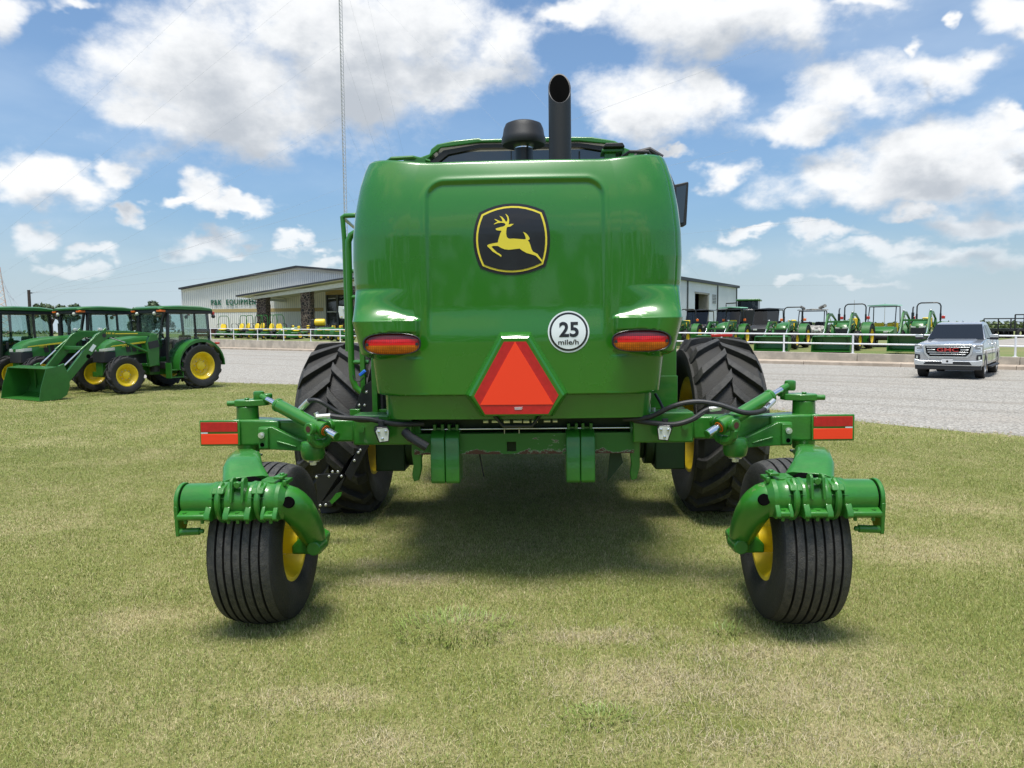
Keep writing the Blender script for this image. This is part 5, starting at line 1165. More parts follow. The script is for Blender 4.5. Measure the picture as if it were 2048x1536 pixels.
# ------------------------------------------------------------------ utility vehicles
def make_cart(label, body, roofm, seatm, windscreen=False, rack=False, hr_=1.75):
    T = thing('utility_vehicle', label, 'utility vehicle')
    for sg in (1,-1):
        for x in (-.95, .95):
            w = thing('wheel', None, None); w.parent = T; Mx = axM((x, sg*.62, .32), 'y', sg)
            ag_tyre(.32,.26,.17,14,.02,Mx,n=24,lw=.05,seg=3).build('tyre',['rubber','tread_rubber'],w); rim_mb(.17,.26,Mx,n=16,bolts=4).build('rim',['yellow_rim' if seatm=='yellow_seat' else 'black_paint','steel'],w)
    b = MB(); b.loft([[Vector((x,y_,z_)) for y_,z_ in ((-hw,zb),(-hw,zt_-.06),(-hw*.8,zt_),(hw*.8,zt_),(hw,zt_-.06),(hw,zb))] for x,zb,zt_,hw in ((.35,.35,.98,.66),(.9,.62,.98,.70),(1.25,.45,.90,.66),(1.42,.40,.78,.52))]); b.build('front_body',body,T,ang=30)
    for sg in (1,-1): MB().box(1.36,1.43,sg*.34-.10,sg*.34+.10,.70,.78).build('headlight','lamp_face',T,bev=.01)
    MB().box(1.35,1.46,-.45,.45,.40,.56).build('bumper','black_plastic',T,bev=.03)
    MB().box(-.6,.5,-.68,.68,.30,.42).build('floor','black_plastic',T)
    MB().box(-1.45,-.45,-.68,.68,.62,.98).build('cargo_box',body if not rack else 'black_plastic',T,bev=.02)
    for sg in (1,-1): b = MB(); b.box(-.35,.1,sg*.32-.25,sg*.32+.25,.60,.75).box(-.42,-.28,sg*.32-.25,sg*.32+.25,.70,1.15); b.build('seat',seatm,T,bev=.05)
    b = MB()
    for sg in (1,-1): b.tube([(.75,sg*.62,.95),(.42,sg*.60,hr_-.04),(-.5,sg*.60,hr_-.04),(-.55,sg*.62,.9)],.024,8)
    b.tube([(.42,-.60,hr_-.04),(.42,.60,hr_-.04)],.024,8).tube([(-.5,-.60,hr_-.04),(-.5,.60,hr_-.04)],.024,8); b.build('roll_cage','black_paint',T)
    MB().loft([[Vector((x,y_,hr_+z_)) for y_,z_ in ((-.70,0),(-.66,.04),(0,.06+c_),(.66,.04),(.70,0))] for x,c_ in ((-.62,.0),(.0,.03),(.58,.0))]).build('roof',roofm,T)
    if windscreen: MB().prism([(.74,.98),(.44,hr_),(.435,hr_),(.735,.98)],-.6,.6).build('windscreen','window_tint',T,smooth=False)
    b = MB(); b.tube([Vector((.38,.32+.16*math.sin(a),1.02+.14*math.cos(a))) for a in [2*PI*k/14 for k in range(14)]],.014,6,closed=True); b.build('steering_wheel','black_plastic',T)
    return T
UG = 'utility vehicles parked behind the loader tractors'
U1 = make_cart('green two seat cart with yellow seats and a thin green canopy, between two loader tractors','green_far','green_faded','yellow_seat',hr_=2.0); tag(U1,None,None,UG); place_y(U1,1768,8.3,HN+.05,1.05)
U2 = make_cart('camouflage side by side with a patterned roof behind the tractor gap','camo','camo','seat_black',rack=True); tag(U2,None,None,UG); place_y(U2,1625,9.0,HN+.2,1.1)
b = MB(); b.tube([(-.5,-.5,1.86),(.2,-.55,1.93)],.07,8).tube([(-.3,.3,1.87),(.3,.6,1.97)],.09,8); [o for o in b.each('roof_bundle','camo',U2)]
U3 = make_cart('dark cabbed side by side behind the tractor with the tall square roll bar','black_plastic','black_plastic','seat_black',True); tag(U3,None,None,UG); place_y(U3,1537,9.4,HN+.15,1.15)
dup(U3,'dark roofed side by side behind the sunshade tractor',yl(1462,9.6),HN+.15)
dup(U3,'dark roofed side by side close to the shed, beside the big green hood',yl(1400,10.2),HN+.15)
# far dark machine with a cab
fm = thing('harvester','far dark machine with a small glazed cab above the sunshade tractor','machine',yl(1497,26),HN+.3)
b = MB(); b.box(-2.2,2.2,-1.3,1.3,1.0,2.35); b.build('body','black_paint',fm,bev=.1); b = MB(); b.box(-.9,.9,-.8,.8,2.35,3.05); b.build('cab_glass','window_tint',fm); MB().box(-1.1,1.1,-.95,.95,3.05,3.2).build('cab_roof','green_far',fm,bev=.05)
for x_ in (-.9,0,.9): MB().box(x_-.05,x_+.05,-.83,-.78,2.35,3.05).build('cab_pillar','black_paint',fm)
MB().tube([(1.0,-.9,2.9),(1.3,-1.7,2.85),(1.3,-1.7,2.6)],.05,6).build('mirror_arm','black_paint',fm)
for sg in (1,-1):
    for x_ in (-1.4,1.4): MB().lathe([(-.25,.3),(-.25,.62),(-.2,.7),(.2,.7),(.25,.62),(.25,.3)],axM((x_,sg*1.2,.7),'y',sg),24).build('wheel','rubber',fm)
# ------------------------------------------------------------------ silver pickup truck
def make_truck():
    p0 = GND(1851,753); p1 = GND(1957,757.5); mid = (p0+p1)/2
    hv = Vector((-.625,-.781,0)).normalized(); c = mid-hv*1.90+Vector((.04,.1,0)); T = thing('pickup_truck','silver crew cab pickup parked on the gravel facing the viewer','pickup truck',(c.x,c.y,0),hd(hv.x,hv.y),scale=.97)
    def arch(cx, r=.50, n=10): return [(cx+r*math.cos(a), .40+r*math.sin(a)) for a in [PI-PI*k/n for k in range(n+1)]]
    prof = [(-2.98,.55)]+[(-2.98,.50)]+[(-2.42,.42)]+arch(-1.875)[1:-1]+[(-1.36,.42),(1.36,.42)]+arch(1.875)[1:-1]+[(2.40,.42),(2.74,.42),(2.80,.62),(2.82,.95),(2.76,1.13),(2.6,1.17),(1.9,1.22),(1.25,1.27),(.9,1.30),(-2.98,1.30)]
    def side_w(z): return .985 if z < 1.0 else .985-.10*(z-1.0)/.3
    b = MB(); k = len(prof); yy = [-1,-.92,.92,1]
    def row(f): return [Vector((x if abs(f) < 1 else x, f*side_w(z), z)) for x,z in prof]
    b.loft([row(f) for f in (-1,1)]); body = b.build('body','silver_paint',T,bev=.045,seg=3,ang=40)
    # hood bulge
    MB().loft([[Vector((x,y_,z_)) for y_,z_ in ((-w_,zb),(-w_*.85,zt_),(w_*.85,zt_),(w_,zb))] for x,w_,zb,zt_ in ((2.70,.62,1.10,1.14),(2.4,.66,1.15,1.22),(1.3,.72,1.24,1.31))]).build('hood_bulge','silver_paint',T,ang=30)
    # greenhouse
    sec = lambda x,z,w_: (x,z,w_)
    roofp = [(1.22,1.28),(.50,1.80),(.30,1.86),(-.3,1.90),(-.95,1.88),(-1.15,1.80),(-1.45,1.28)]
    def gw(z): return .885-.22*max(0,(z-1.28))/.62
    b = MB(); b.loft([[Vector((x,f*gw(z),z)) for x,z in roofp] for f in (-1,1)]); b.build('cabin','silver_paint',T,bev=.035,seg=3)
    def q(x,z,f,off=.006): return Vector((x,f*(gw(z)+off),z))
    for f in (1,-1):
        for pts in (((1.02,1.34),(.50,1.72),(.02,1.78),(-.02,1.34)),((-.12,1.34),(-.08,1.78),(-.85,1.78),(-1.18,1.34))):
            b = MB(); b.loft([[q(x,z,f,.008) for x,z in pts],[q(x,z,f,-.03) for x,z in pts]]); b.build('side_window','vehicle_glass',T,smooth=False)
    wsp = [(1.20,1.30),(.53,1.79)]
    dn = Vector((.52,0,.72)).normalized()*.012
    b = MB(); b.loft([[Vector((1.215,-.84,1.295))+dn,Vector((1.215,.84,1.295))+dn,Vector((.52,.70,1.80))+dn,Vector((.52,-.70,1.80))+dn],[Vector((1.18,-.84,1.28)),Vector((1.18,.84,1.28)),Vector((.50,.70,1.77)),Vector((.50,-.70,1.77))]]); b.build('windscreen','vehicle_glass',T,smooth=False)
    MB().ball((-.4,0,1.91),.05,8,(1.4,.4,1)).build('roof_fin','silver_paint',T)
    MB().box(-2.9,-1.5,-.8,.8,1.28,1.315).build('bed_cover','black_plastic',T)
    X = 2.815
    # front end
    MB().prism([(-.74,1.10),(-.66,1.15),(.66,1.15),(.74,1.10),(.68,.83),(.56,.70),(-.56,.70),(-.68,.83)], X-.02, X+.035, plane='yz').build('grille_frame','trim_chrome',T,bev=.012)
    MB().prism([(-.66,1.08),(.66,1.08),(.62,.85),(.52,.75),(-.52,.75),(-.62,.85)], X+.03, X+.042, plane='yz').build('grille_mesh','dark_void',T,smooth=False)
    for z_,w_ in ((1.045,.62),(.965,.60),(.885,.58),(.815,.52)):
        if z_ == .965:
            for f in (1,-1): MB().box(X+.04,X+.06,f*.48-.12,f*.48+.12,z_-.016,z_+.016).build('grille_bar','trim_chrome',T,bev=.006)
        else: MB().box(X+.04,X+.058,-w_,w_,z_-.014,z_+.014).build('grille_bar','trim_chrome',T,bev=.005)
    vs, fs = text_mesh('GMC', 1.0, .0, .02); xs = [v[0] for v in vs]; ys = [v[1] for v in vs]
    b = MB(); b.add([Vector((X+.075,(v[0]-min(xs))/(max(xs)-min(xs))*.62-.31,(v[1]-min(ys))/(max(ys)-min(ys))*.125+.905)) for v in vs],[tuple(f) for f in fs]); b.each('emblem_letter','grille_red',T,smooth=False)
    MB().box(X+.04,X+.066,-.33,.33,.895,1.04).build('emblem_plate','dark_void',T,bev=.004)
    for f in (1,-1):
        MB().prism([(f*.76,1.12),(f*.98,1.14),(f*.985,.86),(f*.86,.84),(f*.74,.90)], X-.22, X-.005, plane='yz').build('headlight','steel',T,bev=.01)
        b = MB(); b.box(X-.01,X+.004,min(f*.83,f*.96),max(f*.83,f*.96),1.04,1.065).box(X-.01,X+.004,min(f*.92,f*.96),max(f*.92,f*.96),.88,1.05).box(X-.01,X+.004,min(f*.80,f*.95),max(f*.80,f*.95),.875,.895).box(X-.01,X+.004,min(f*.86,f*.95),max(f*.86,f*.95),.95,.968); b.build('running_light','decal_white',T)
        MB().prism([(f*.82,.80),(f*.96,.82),(f*.97,.62),(f*.90,.60),(f*.80,.66)], X-.04, X+.022, plane='yz').build('fog_recess','black_plastic',T)
        MB().box(X+.02,X+.03,min(f*.87,f*.92),max(f*.87,f*.92),.66,.76).build('fog_light','lamp_face',T)
        b = MB(); b.box(1.02,1.16,min(f*.90,f*1.22),max(f*.90,f*1.22),1.30,1.34).box(1.0,1.2,min(f*1.0,f*1.24),max(f*1.0,f*1.24),1.28,1.46); b.build('door_mirror','black_plastic',T,bev=.03)
        MB().box(1.17,1.21,min(f*1.0,f*1.24),max(f*1.0,f*1.24),1.36,1.46).build('mirror_cap','trim_chrome',T,bev=.01)
        MB().box(-1.3,1.3,min(f*.98,f*1.10),max(f*.98,f*1.10),.34,.40).build('running_board','black_plastic',T,bev=.01)
        for x_ in (.0,-1.2): MB().box(x_-.006,x_+.006,f*.985-.004,f*.985+.004,.5,1.28).build('door_seam','black_plastic',T,smooth=False)
        for x_ in (.12,-1.05): MB().box(x_,x_+.16,f*.97-.02,f*.97+.035,1.10,1.135).build('door_handle','chrome',T,bev=.008)
        for x_ in (-1.875,1.875):
            w = thing('wheel',None,None); w.parent = T; M_ = axM((x_,f*.84,.40),'y',f)
            MB().lathe([(-.13,.26),(-.14,.37),(-.12,.395),(.12,.395),(.14,.37),(.13,.26)],M_,40).build('tyre','rubber',w,ang=40)
            b = MB(); b.lathe([(.125,.262),(.13,.25),(.09,.235),(.03,.22),(.03,.001)],M_,32)
            for i in range(6):
                a = 2*PI*i/6; b.bar(M_@Vector((.10,.03*math.cos(a),.03*math.sin(a))),M_@Vector((.115,.24*math.cos(a),.24*math.sin(a))),.05,.03,up=M_.to_3x3()@Vector((1,0,0)))
            b.build('rim','steel',w)
    MB().prism([(-.98,.66),(-.80,.60),(.80,.60),(.98,.66),(.97,.46),(.90,.44),(-.90,.44),(-.97,.46)], X-.10, X+.045, plane='yz').build('front_bumper','trim_chrome',T,bev=.02)
    MB().prism([(-.62,.58),(.62,.58),(.70,.47),(-.70,.47)], X+.03, X+.05, plane='yz').build('bumper_opening','black_plastic',T)
    MB().box(X-.25,X+.03,-.95,.95,.30,.46).build('air_dam','black_plastic',T,bev=.03)
    MB().box(X+.05,X+.056,-.16,.16,.51,.66).build('front_plate','plate_white',T,bev=.006); MB().cyl((X+.056,.0,.585),(X+.059,.0,.585),.035,n=16).build('plate_mark','decal_black',T)
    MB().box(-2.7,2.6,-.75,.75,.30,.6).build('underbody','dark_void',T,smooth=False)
    return T
make_truck()
# ------------------------------------------------------------------ dealership building
PB = AT(365,600,88.0); PC = AT(650,600,84.5); PB.z = PC.z = 0; EW = (PC-PB).normalized(); NW = Vector((-EW.y, EW.x, 0))   # NW points away from the viewer
def onp(x, y, off=0.0):
    d = ray(x, y); C0 = Vector((0,0,CH)); P = PB+NW*off; t = (P-C0).dot(NW)/d.dot(NW); return C0+d*t
def cu(x, y, off=0.0): q_ = onp(x, y, off)-PB; return q_.dot(EW), q_.z
siding('siding_white', (0.88,0.86,0.80), tuple(EW), 0.26, (0.50,0.52,0.53))
MW = Matrix(((EW.x,NW.x,0,PB.x),(EW.y,NW.y,0,PB.y),(0,0,1,0),(0,0,0,1)))
D = thing('dealership_building','long white ribbed metal showroom with a dark edged gable roof and stone porch columns','building',(PB.x,PB.y,0),0)
def dpar(o): o.parent = D; o.matrix_parent_inverse = Matrix.Translation((-PB.x,-PB.y,0)); return o
w0 = [cu(363,577), cu(592,534), cu(760,549)]; zb = .4
x0, z0 = w0[0]; x1, z1 = w0[1]; x2, z2 = w0[2]
wx0 = cu(651,600)[0]   # window bay start
b = MB(); b.prism([(x0,zb),(x0,z0),(x1,z1),(wx0,z1-(wx0-x1)*.08),(wx0,zb)], 0, .3, plane='xz', M=MW); b.box(x0,x0+.3,.3,30,zb,z0,MW); b.box(x0+2,x2,28,28.3,zb,z0,MW)
b.prism([(wx0,z1-(wx0-x1)*.08),(wx0,cu(652,578)[1]),(x2,cu(700,572)[1]),(x2,z2)], 0, .3, plane='xz', M=MW); dpar(b.build('wall','siding_white',smooth=False))
b = MB(); 
def rbar(a, c, off, th): (ax_,az_),(cx_,cz_) = a,c; b.prism([(ax_,az_),(cx_,cz_),(cx_,cz_-th),(ax_,az_-th)], -.55, off, plane='xz', M=MW)
e0 = cu(357,575.5,-.5); e1 = cu(592,531,-.5); e2 = cu(760,545,-.5)
rbar(e0,e1,30,.20); rbar(e1,e2,30,.20); dpar(b.build('roof','trim_dark',smooth=False))
b = MB(); b.prism([(e0[0]+.2,e0[1]-.205),(e1[0],e1[1]-.205),(e1[0],e1[1]-.45),(e0[0]+.2,e0[1]-.42)],-.2,-.01,plane='xz',M=MW); b.prism([(e1[0],e1[1]-.205),(e2[0],e2[1]-.205),(e2[0],e2[1]-.45),(e1[0],e1[1]-.45)],-.2,-.01,plane='xz',M=MW); dpar(b.build('eave_trim','soffit',smooth=False))
b1 = cu(365,622.5)[1]; bh = .40; b = MB(); b.box(x0,wx0-.3,-.03,0,b1-bh/2+.0,b1+bh/2,MW); dpar(b.build('wall_band','ochre_band',smooth=False))
MBx = MB(); MBx.box(x0-.05,x0+.12,-.06,-.02,zb,z0,MW); dpar(MBx.build('corner_trim','white_paint',smooth=False))
# sign letters
lx0, lz0 = cu(423,612.5,-.06); lx1, lz1 = cu(519,598.0,-.06)
vs, fs = text_mesh('P&K  EQUIPMENT', 1.0, 0.04, .0, space=1.22); xs = [v[0] for v in vs]; ys = [v[1] for v in vs]
b = MB(); b.add([MW@Vector((lx0+(v[0]-min(xs))/(max(xs)-min(xs))*(lx1-lx0), -.09-v[2], lz0+(v[1]-min(ys))/(max(ys)-min(ys))*(lz1-lz0))) for v in vs],[tuple(f) for f in fs])
for o in b.each('sign_letter','sign_green',smooth=False): dpar(o)
# window bay
b = MB(); zt_w = cu(652,580)[1]; wz_top = zt_w; wx1 = cu(716,600)[0]
dpar(MB().box(wx0,wx1+3,.25,.30,zb+.3,wz_top,MW).build('showroom_glass','glass_dark',smooth=False))
for px in (651.5,674,700): 
    xx = cu(px,620)[0]; dpar(MB().box(xx-.09,xx+.09,.05,.26,zb+.3,wz_top,MW).build('window_frame','window_frame',smooth=False))
for py in (623.5,): zz = cu(660,py)[1]; dpar(MB().box(wx0,cu(675,600)[0],.10,.25,zz-.06,zz+.06,MW).build('window_frame','white_paint',smooth=False))
dpar(MB().box(wx0,wx1+3,.02,.24,wz_top-.55,wz_top+.0,MW).build('window_head','ochre_band',smooth=False))
for i,(a_,y_) in enumerate(((684,580),(684,600),(655,597))): q_ = cu(a_,y_); dpar(MB().box(q_[0],q_[0]+.9,.20,.24,q_[1],q_[1]+.06,MW).build('ceiling_light','white_paint',smooth=False))
# canopy
CD = 8.0
ca = cu(471,590.5,-CD); cb2 = cu(690,554.5,-CD); cc = cu(770,556,-CD)
b = MB(); b.prism([ca,(cb2[0],cb2[1]),(cc[0],cc[1]),(cc[0],cc[1]-.16),(cb2[0],cb2[1]-.16),(ca[0],ca[1]-.16)], -CD, .0, plane='xz', M=MW); dpar(b.build('porch_roof','trim_dark',smooth=False))
b = MB(); b.prism([(ca[0]+.1,ca[1]-.165),(cb2[0],cb2[1]-.165),(cc[0],cc[1]-.165),(cc[0],cc[1]-.20),(cb2[0],cb2[1]-.20),(ca[0]+.1,ca[1]-.20)], -CD+.1, .0, plane='xz', M=MW); dpar(b.build('porch_soffit','soffit',smooth=False))
da = cu(501,594,-CD+.8); db_ = cu(700,562.5,-CD+.8)
b = MB(); b.prism([da,db_,(cc[0],db_[1]-.1),(cc[0],db_[1]-.6),(db_[0],db_[1]-.50),(da[0],da[1]-.28)], -CD+.8, -CD+1.1, plane='xz', M=MW); dpar(b.build('porch_beam','beam_paint',smooth=False))
dpar(MB().box(da[0],da[0]+.25,-CD+1.1,0,da[1]-.28,da[1]+.02,MW).build('porch_beam','beam_paint',smooth=False))
for pl, pr_, pt in ((515,533.5,594),(603,622,580),(705,724,563)):
    a_ = cu(pl,640,-CD+1.0); c_ = cu(pr_,640,-CD+1.0); tz = cu((pl+pr_)/2,pt,-CD+1.0)[1]
    b = MB(); secs = []
    nl = 16
    for i in range(nl+1):
        z_ = .3+(tz-.3)*i/nl; j = .04*math.sin(i*2.1+pl); secs.append([MW@Vector((x_,y_,z_)) for x_,y_ in ((a_[0]-j,-CD+.9),(c_[0]+.03*math.cos(i*3),-CD+.9+j*.5),(c_[0]+j*.7,-CD+.9+1.0),(a_[0]+.02,-CD+1.9))])
    b.loft(secs); dpar(b.build('stone_column','stone_column',smooth=False))
g0 = cu(497,597,-CD+.7); g1 = cu(517,606,-CD+.7); dpar(MB().tube([MW@Vector((g0[0],-CD+.75,g0[1])),MW@Vector((g0[0]+.1,-CD+.75,g0[1]-.25)),MW@Vector((g1[0],-CD+.85,g1[1]))],.05,8).build('downpipe','trim_dark'))
# ------------------------------------------------------------------ white shed at the right
QA = AT(1350,600,68.0); QB = AT(1474.5,600,84.0); QA.z = QB.z = 0; ES = (QB-QA).normalized(); NS = Vector((-ES.y, ES.x, 0))
def cs(x, y):
    d = ray(x, y); C0 = Vector((0,0,CH)); t = (QA-C0).dot(NS)/d.dot(NS); q_ = C0+d*t-QA; return q_.dot(ES), q_.z
siding('shed_siding', (0.78,0.81,0.86), tuple(ES), 0.25, (0.62,0.66,0.72))
MS = Matrix(((ES.x,NS.x,0,QA.x),(ES.y,NS.y,0,QA.y),(0,0,1,0),(0,0,0,1)))
SH = thing('metal_shed','white metal shed with dark trim and an open dark doorway','building',(QA.x,QA.y,0),0)
def spar(o): o.parent = SH; o.matrix_parent_inverse = Matrix.Translation((-QA.x,-QA.y,0)); return o
a0_ = cs(1355,558.5); a1_ = cs(1474,576); dl = cs(1390,587); dr_ = cs(1417.5,588); 
b = MB(); b.prism([(a0_[0],.3),(a0_[0],a0_[1]),(a1_[0],a1_[1]),(a1_[0],.3),(dr_[0],.3),(dr_[0],dr_[1]),(dl[0],dl[1]),(dl[0],.3)],0,.2,plane='xz',M=MS); b.box(a1_[0]-.2,a1_[0],.2,18,.3,a1_[1],MS); spar(b.build('wall','shed_siding',smooth=False))
spar(MB().box(dl[0]-2,dr_[0]+2,4.0,4.2,.3,dl[1]+1,MS).box(dl[0]-2,dl[0]-1.8,.2,4,.3,dl[1]+1,MS).box(dr_[0]+1.8,dr_[0]+2,.2,4,.3,dl[1]+1,MS).box(dl[0]-2,dr_[0]+2,.25,4,dl[1]+.9,dl[1]+1,MS).build('doorway','dark_void',smooth=False))
b = MB(); b.prism([(a0_[0]-.3,a0_[1]+.28),(a1_[0]+.25,a1_[1]+.26),(a1_[0]+.25,a1_[1]-.02),(a0_[0]-.3,a0_[1]-.02)],-.25,18,plane='xz',M=MS); spar(b.build('roof','trim_dark',smooth=False))
for px in (1374.5,1434.5,1472.5): q_ = cs(px,620)[0]; spar(MB().box(q_-.16,q_+.16,-.05,-.005,.3,a0_[1]+(a1_[1]-a0_[1])*(q_-a0_[0])/(a1_[0]-a0_[0]),MS).build('trim_strip','trim_dark',smooth=False))
spar(MB().box(dr_[0]-.45,dr_[0],-.06,.9,.3,dr_[1],MS).build('sliding_door','tan_metal',smooth=False))
spar(MB().box(dl[0]-.1,dr_[0]+.1,-.06,-.003,dl[1],dl[1]+.18,MS).build('door_track','tan_metal',smooth=False))
v0_ = cs(1424.5,588.5); v1_ = cs(1431.5,607.5); vent = spar(MB().box(v0_[0],v1_[0],-.04,-.003,v1_[1],v0_[1],MS).build('wall_vent','steel',smooth=False))
for i in range(6): zz = v1_[1]+(v0_[1]-v1_[1])*(i+.5)/6; o = MB().box(v0_[0]+.05,v1_[0]-.05,-.07,-.045,zz-.03,zz+.03,MS).build('vent_slat','trim_dark',smooth=False); o.parent = vent
# ------------------------------------------------------------------ mowers and small machines on the yard, left
def wheel_s(T, x, y, r, w_, sg, rimc='yellow_rim'):
    w = thing('wheel',None,None); w.parent = T; M_ = axM((x,y,r),'y',sg)
    MB().lathe([(-w_/2,r*.55),(-w_/2,r*.9),(-w_*.35,r),(w_*.35,r),(w_/2,r*.9),(w_/2,r*.55)],M_,20).build('tyre','rubber',w); MB().lathe([(w_*.42,r*.58),(w_*.3,r*.5),(w_*.3,.001)],M_,16).build('rim',rimc,w)
def make_ztr(label):
    T = thing('zero_turn_mower', label, 'mower')
    for sg in (1,-1): wheel_s(T,-.45,sg*.48,.29,.26,sg,'black_paint'); wheel_s(T,.85,sg*.40,.16,.13,sg)
    MB().box(.0,.78,-.66,.66,.14,.32).build('mower_deck','green_far',T,bev=.05)
    b = MB(); b.box(-.75,.45,-.34,.34,.30,.50).box(.45,.95,-.3,.3,.30,.40); b.build('frame','green_far',T,bev=.03)
    MB().box(-.95,-.45,-.30,.30,.42,.75).build('engine','black_plastic',T,bev=.05)
    b = MB(); b.box(-.20,.32,-.25,.25,.58,.70).loft([[Vector((-.34+.12*k_,-hw,.66)),Vector((-.34+.12*k_,hw,.66)),Vector((-.42+.12*k_,hw*.85,1.0)),Vector((-.44+.12*k_,hw*.5,1.12)),Vector((-.44+.12*k_,-hw*.5,1.12)),Vector((-.42+.12*k_,-hw*.85,1.0))] for k_,hw in ((0,.25),(1,.24))]); b.build('seat','yellow_seat',T,bev=.06,seg=3)
    MB().tube([(-.48,-.40,.45),(-.52,-.40,1.35),(-.52,-.36,1.62),(-.52,-.26,1.74),(-.52,.26,1.74),(-.52,.36,1.62),(-.52,.40,1.35),(-.48,.40,.45)],.028,8).build('roll_bar','green_far',T)
    for sg in (1,-1): MB().tube([(.25,sg*.36,.55),(.32,sg*.37,.95),(.36,sg*.30,1.08),(.36,sg*.10,1.10)],.018,6).build('steering_lever','black_plastic',T); MB().box(-.5,.2,sg*.42-.10,sg*.42+.10,.50,.60).build('fuel_tank','black_plastic',T,bev=.03)
    return T
def make_rider(label):
    T = thing('lawn_tractor', label, 'lawn tractor')
    for sg in (1,-1): wheel_s(T,-.40,sg*.42,.28,.22,sg); wheel_s(T,.82,sg*.38,.20,.15,sg)
    MB().loft([[Vector((x,y_,z_)) for y_,z_ in ((-hw,.36),(-hw,zt_-.08),(-hw*.7,zt_),(hw*.7,zt_),(hw,zt_-.08),(hw,.36))] for x,zt_,hw in ((.22,.92,.27),(.7,.88,.27),(1.02,.78,.24),(1.10,.66,.2))]).build('bonnet','green_far',T,ang=30)
    MB().box(-.75,.3,-.48,.48,.40,.54).build('rear_body','green_far',T,bev=.05); MB().box(-.25,.65,-.55,.55,.12,.30).build('mower_deck','green_far',T,bev=.04)
    b = MB(); b.box(-.40,.0,-.22,.22,.62,.72).box(-.50,-.36,-.22,.22,.66,1.05); b.build('seat','yellow_seat',T,bev=.06)
    b = MB(); b.bar((.3,0,.8),(.12,0,1.02),.04,.04).tube([Vector((.10+.05*math.cos(a),.17*math.sin(a),1.04+.12*math.cos(a))) for a in [2*PI*k/12 for k in range(12)]],.014,6,closed=True); b.build('steering_wheel','black_plastic',T)
    for sg in (1,-1): MB().box(.55,1.0,sg*.272-.003,sg*.272+.003,.66,.70).build('side_stripe','yellow_decal',T,smooth=False)
    return T
ZG = 'zero turn mowers in front of the showroom'; LG = 'lawn tractors in front of the showroom'
def fz(px, py_bot, Y): p = AT(px, py_bot, Y); return p
Z1 = make_ztr('leftmost mower, facing the viewer, before the ribbed showroom wall'); tag(Z1,None,None,ZG)
def gp(px, py, Y):
    p = AT(px, py, Y); q_ = Vector((p.x,p.y,0))-LA; p.z = YZ(q_.dot(LE), q_.dot(LN)); return p
def put(o, px, py, Y, rz, sc=1.3): p = gp(px, py, Y); o.location = p; o.rotation_euler = (0,0,rz); o.scale = (sc,)*3; return p
put(Z1, 446, 672.5, 76, R(-80)); 
zl = [(477,673,74,'mower with green roll bar, second from the left before the showroom'),(490,672,76,'mower partly hidden behind its neighbour, third from the left before the showroom'),(508,673.5,72,'mower just left of the first stone column, its yellow seat turned left'),(519,672,75,'mower standing behind the first stone column'),(537,675,69.5,'mower just right of the first stone column, nearest the fence')]
for px, py, Y, lb in zl: dup(Z1, lb, gp(px,py,Y), R(-120), 1.3)
M2 = make_ztr('mower with a lower dark green roll bar midway between the two stone columns'); tag(M2,None,None,ZG); put(M2,561,675,68,R(-60))
L1 = make_rider('small green lawn tractor with yellow seat just left of the second stone column'); tag(L1,None,None,LG); put(L1,587,673,66.5,R(-150),1.15)
for px,py,Y,rz,lb in ((576,672,70,-150,'green lawn tractor partly hidden behind the mower between the columns'),(606,673,68,-150,'lawn tractor half behind the second stone column'),(657,674,63.5,-140,'green lawn tractor below the yellow spray tank'),(672,674,63.5,-140,'green lawn tractor with yellow seat in front of the showroom window'),(688,675,60.5,-130,'green lawn tractor beside the machine handrail, nearest the fence')): dup(L1, lb, gp(px,py,Y), R(rz), 1.15)
# yellow tank on a stand
p = gp(640,672,66); K = thing('sprayer','yellow spray tank raised on a black frame right of the second stone column','sprayer',p,R(0))
M_ = Matrix(((1,0,0,-.45),(0,1,0,0),(0,0,1,1.45),(0,0,0,1)))
MB().lathe([(0,.001),(.03,.26),(.12,.33),(.85,.33),(.95,.26),(.98,.001)],M_,24).build('tank','tank_yellow',K); b = MB()
for x_ in (-.7,.5):
    for y_ in (-.35,.35): b.bar((x_,y_,0),(x_,y_,1.1),.06,.06)
b.box(-1.1,.7,-.4,.4,1.05,1.12).bar((-.7,-.35,0),(.0,-.35,1.05),.05,.05).bar((.5,-.35,0),(-.1,-.35,1.05),.05,.05); b.build('stand','black_paint',K); MB().box(-.75,-.45,-.2,.2,1.12,1.75).build('pump','black_plastic',K,bev=.05)
p = gp(412,672,78); K = thing('crate_stack','low dark brown crate stack at the left end of the mower row','crates',p,0); MB().box(-1.1,1.1,-.5,.5,.1,.95).build('crate','rust',K,bev=.02); MB().box(-1.15,1.15,-.55,.55,.95,1.02).build('lid','black_plastic',K)
p = gp(530,683,65.6); K = thing('flood_light','small dark floodlight on a stake at the top of the wall','flood light',p,0); MB().cyl((0,0,0),(0,0,.35),.025,n=8).build('stake','black_paint',K); MB().prism([(-.26,.40),(-.12,.62),(.26,.60),(.20,.36)],-.06,.12).build('lamp_head','black_paint',K,bev=.02)
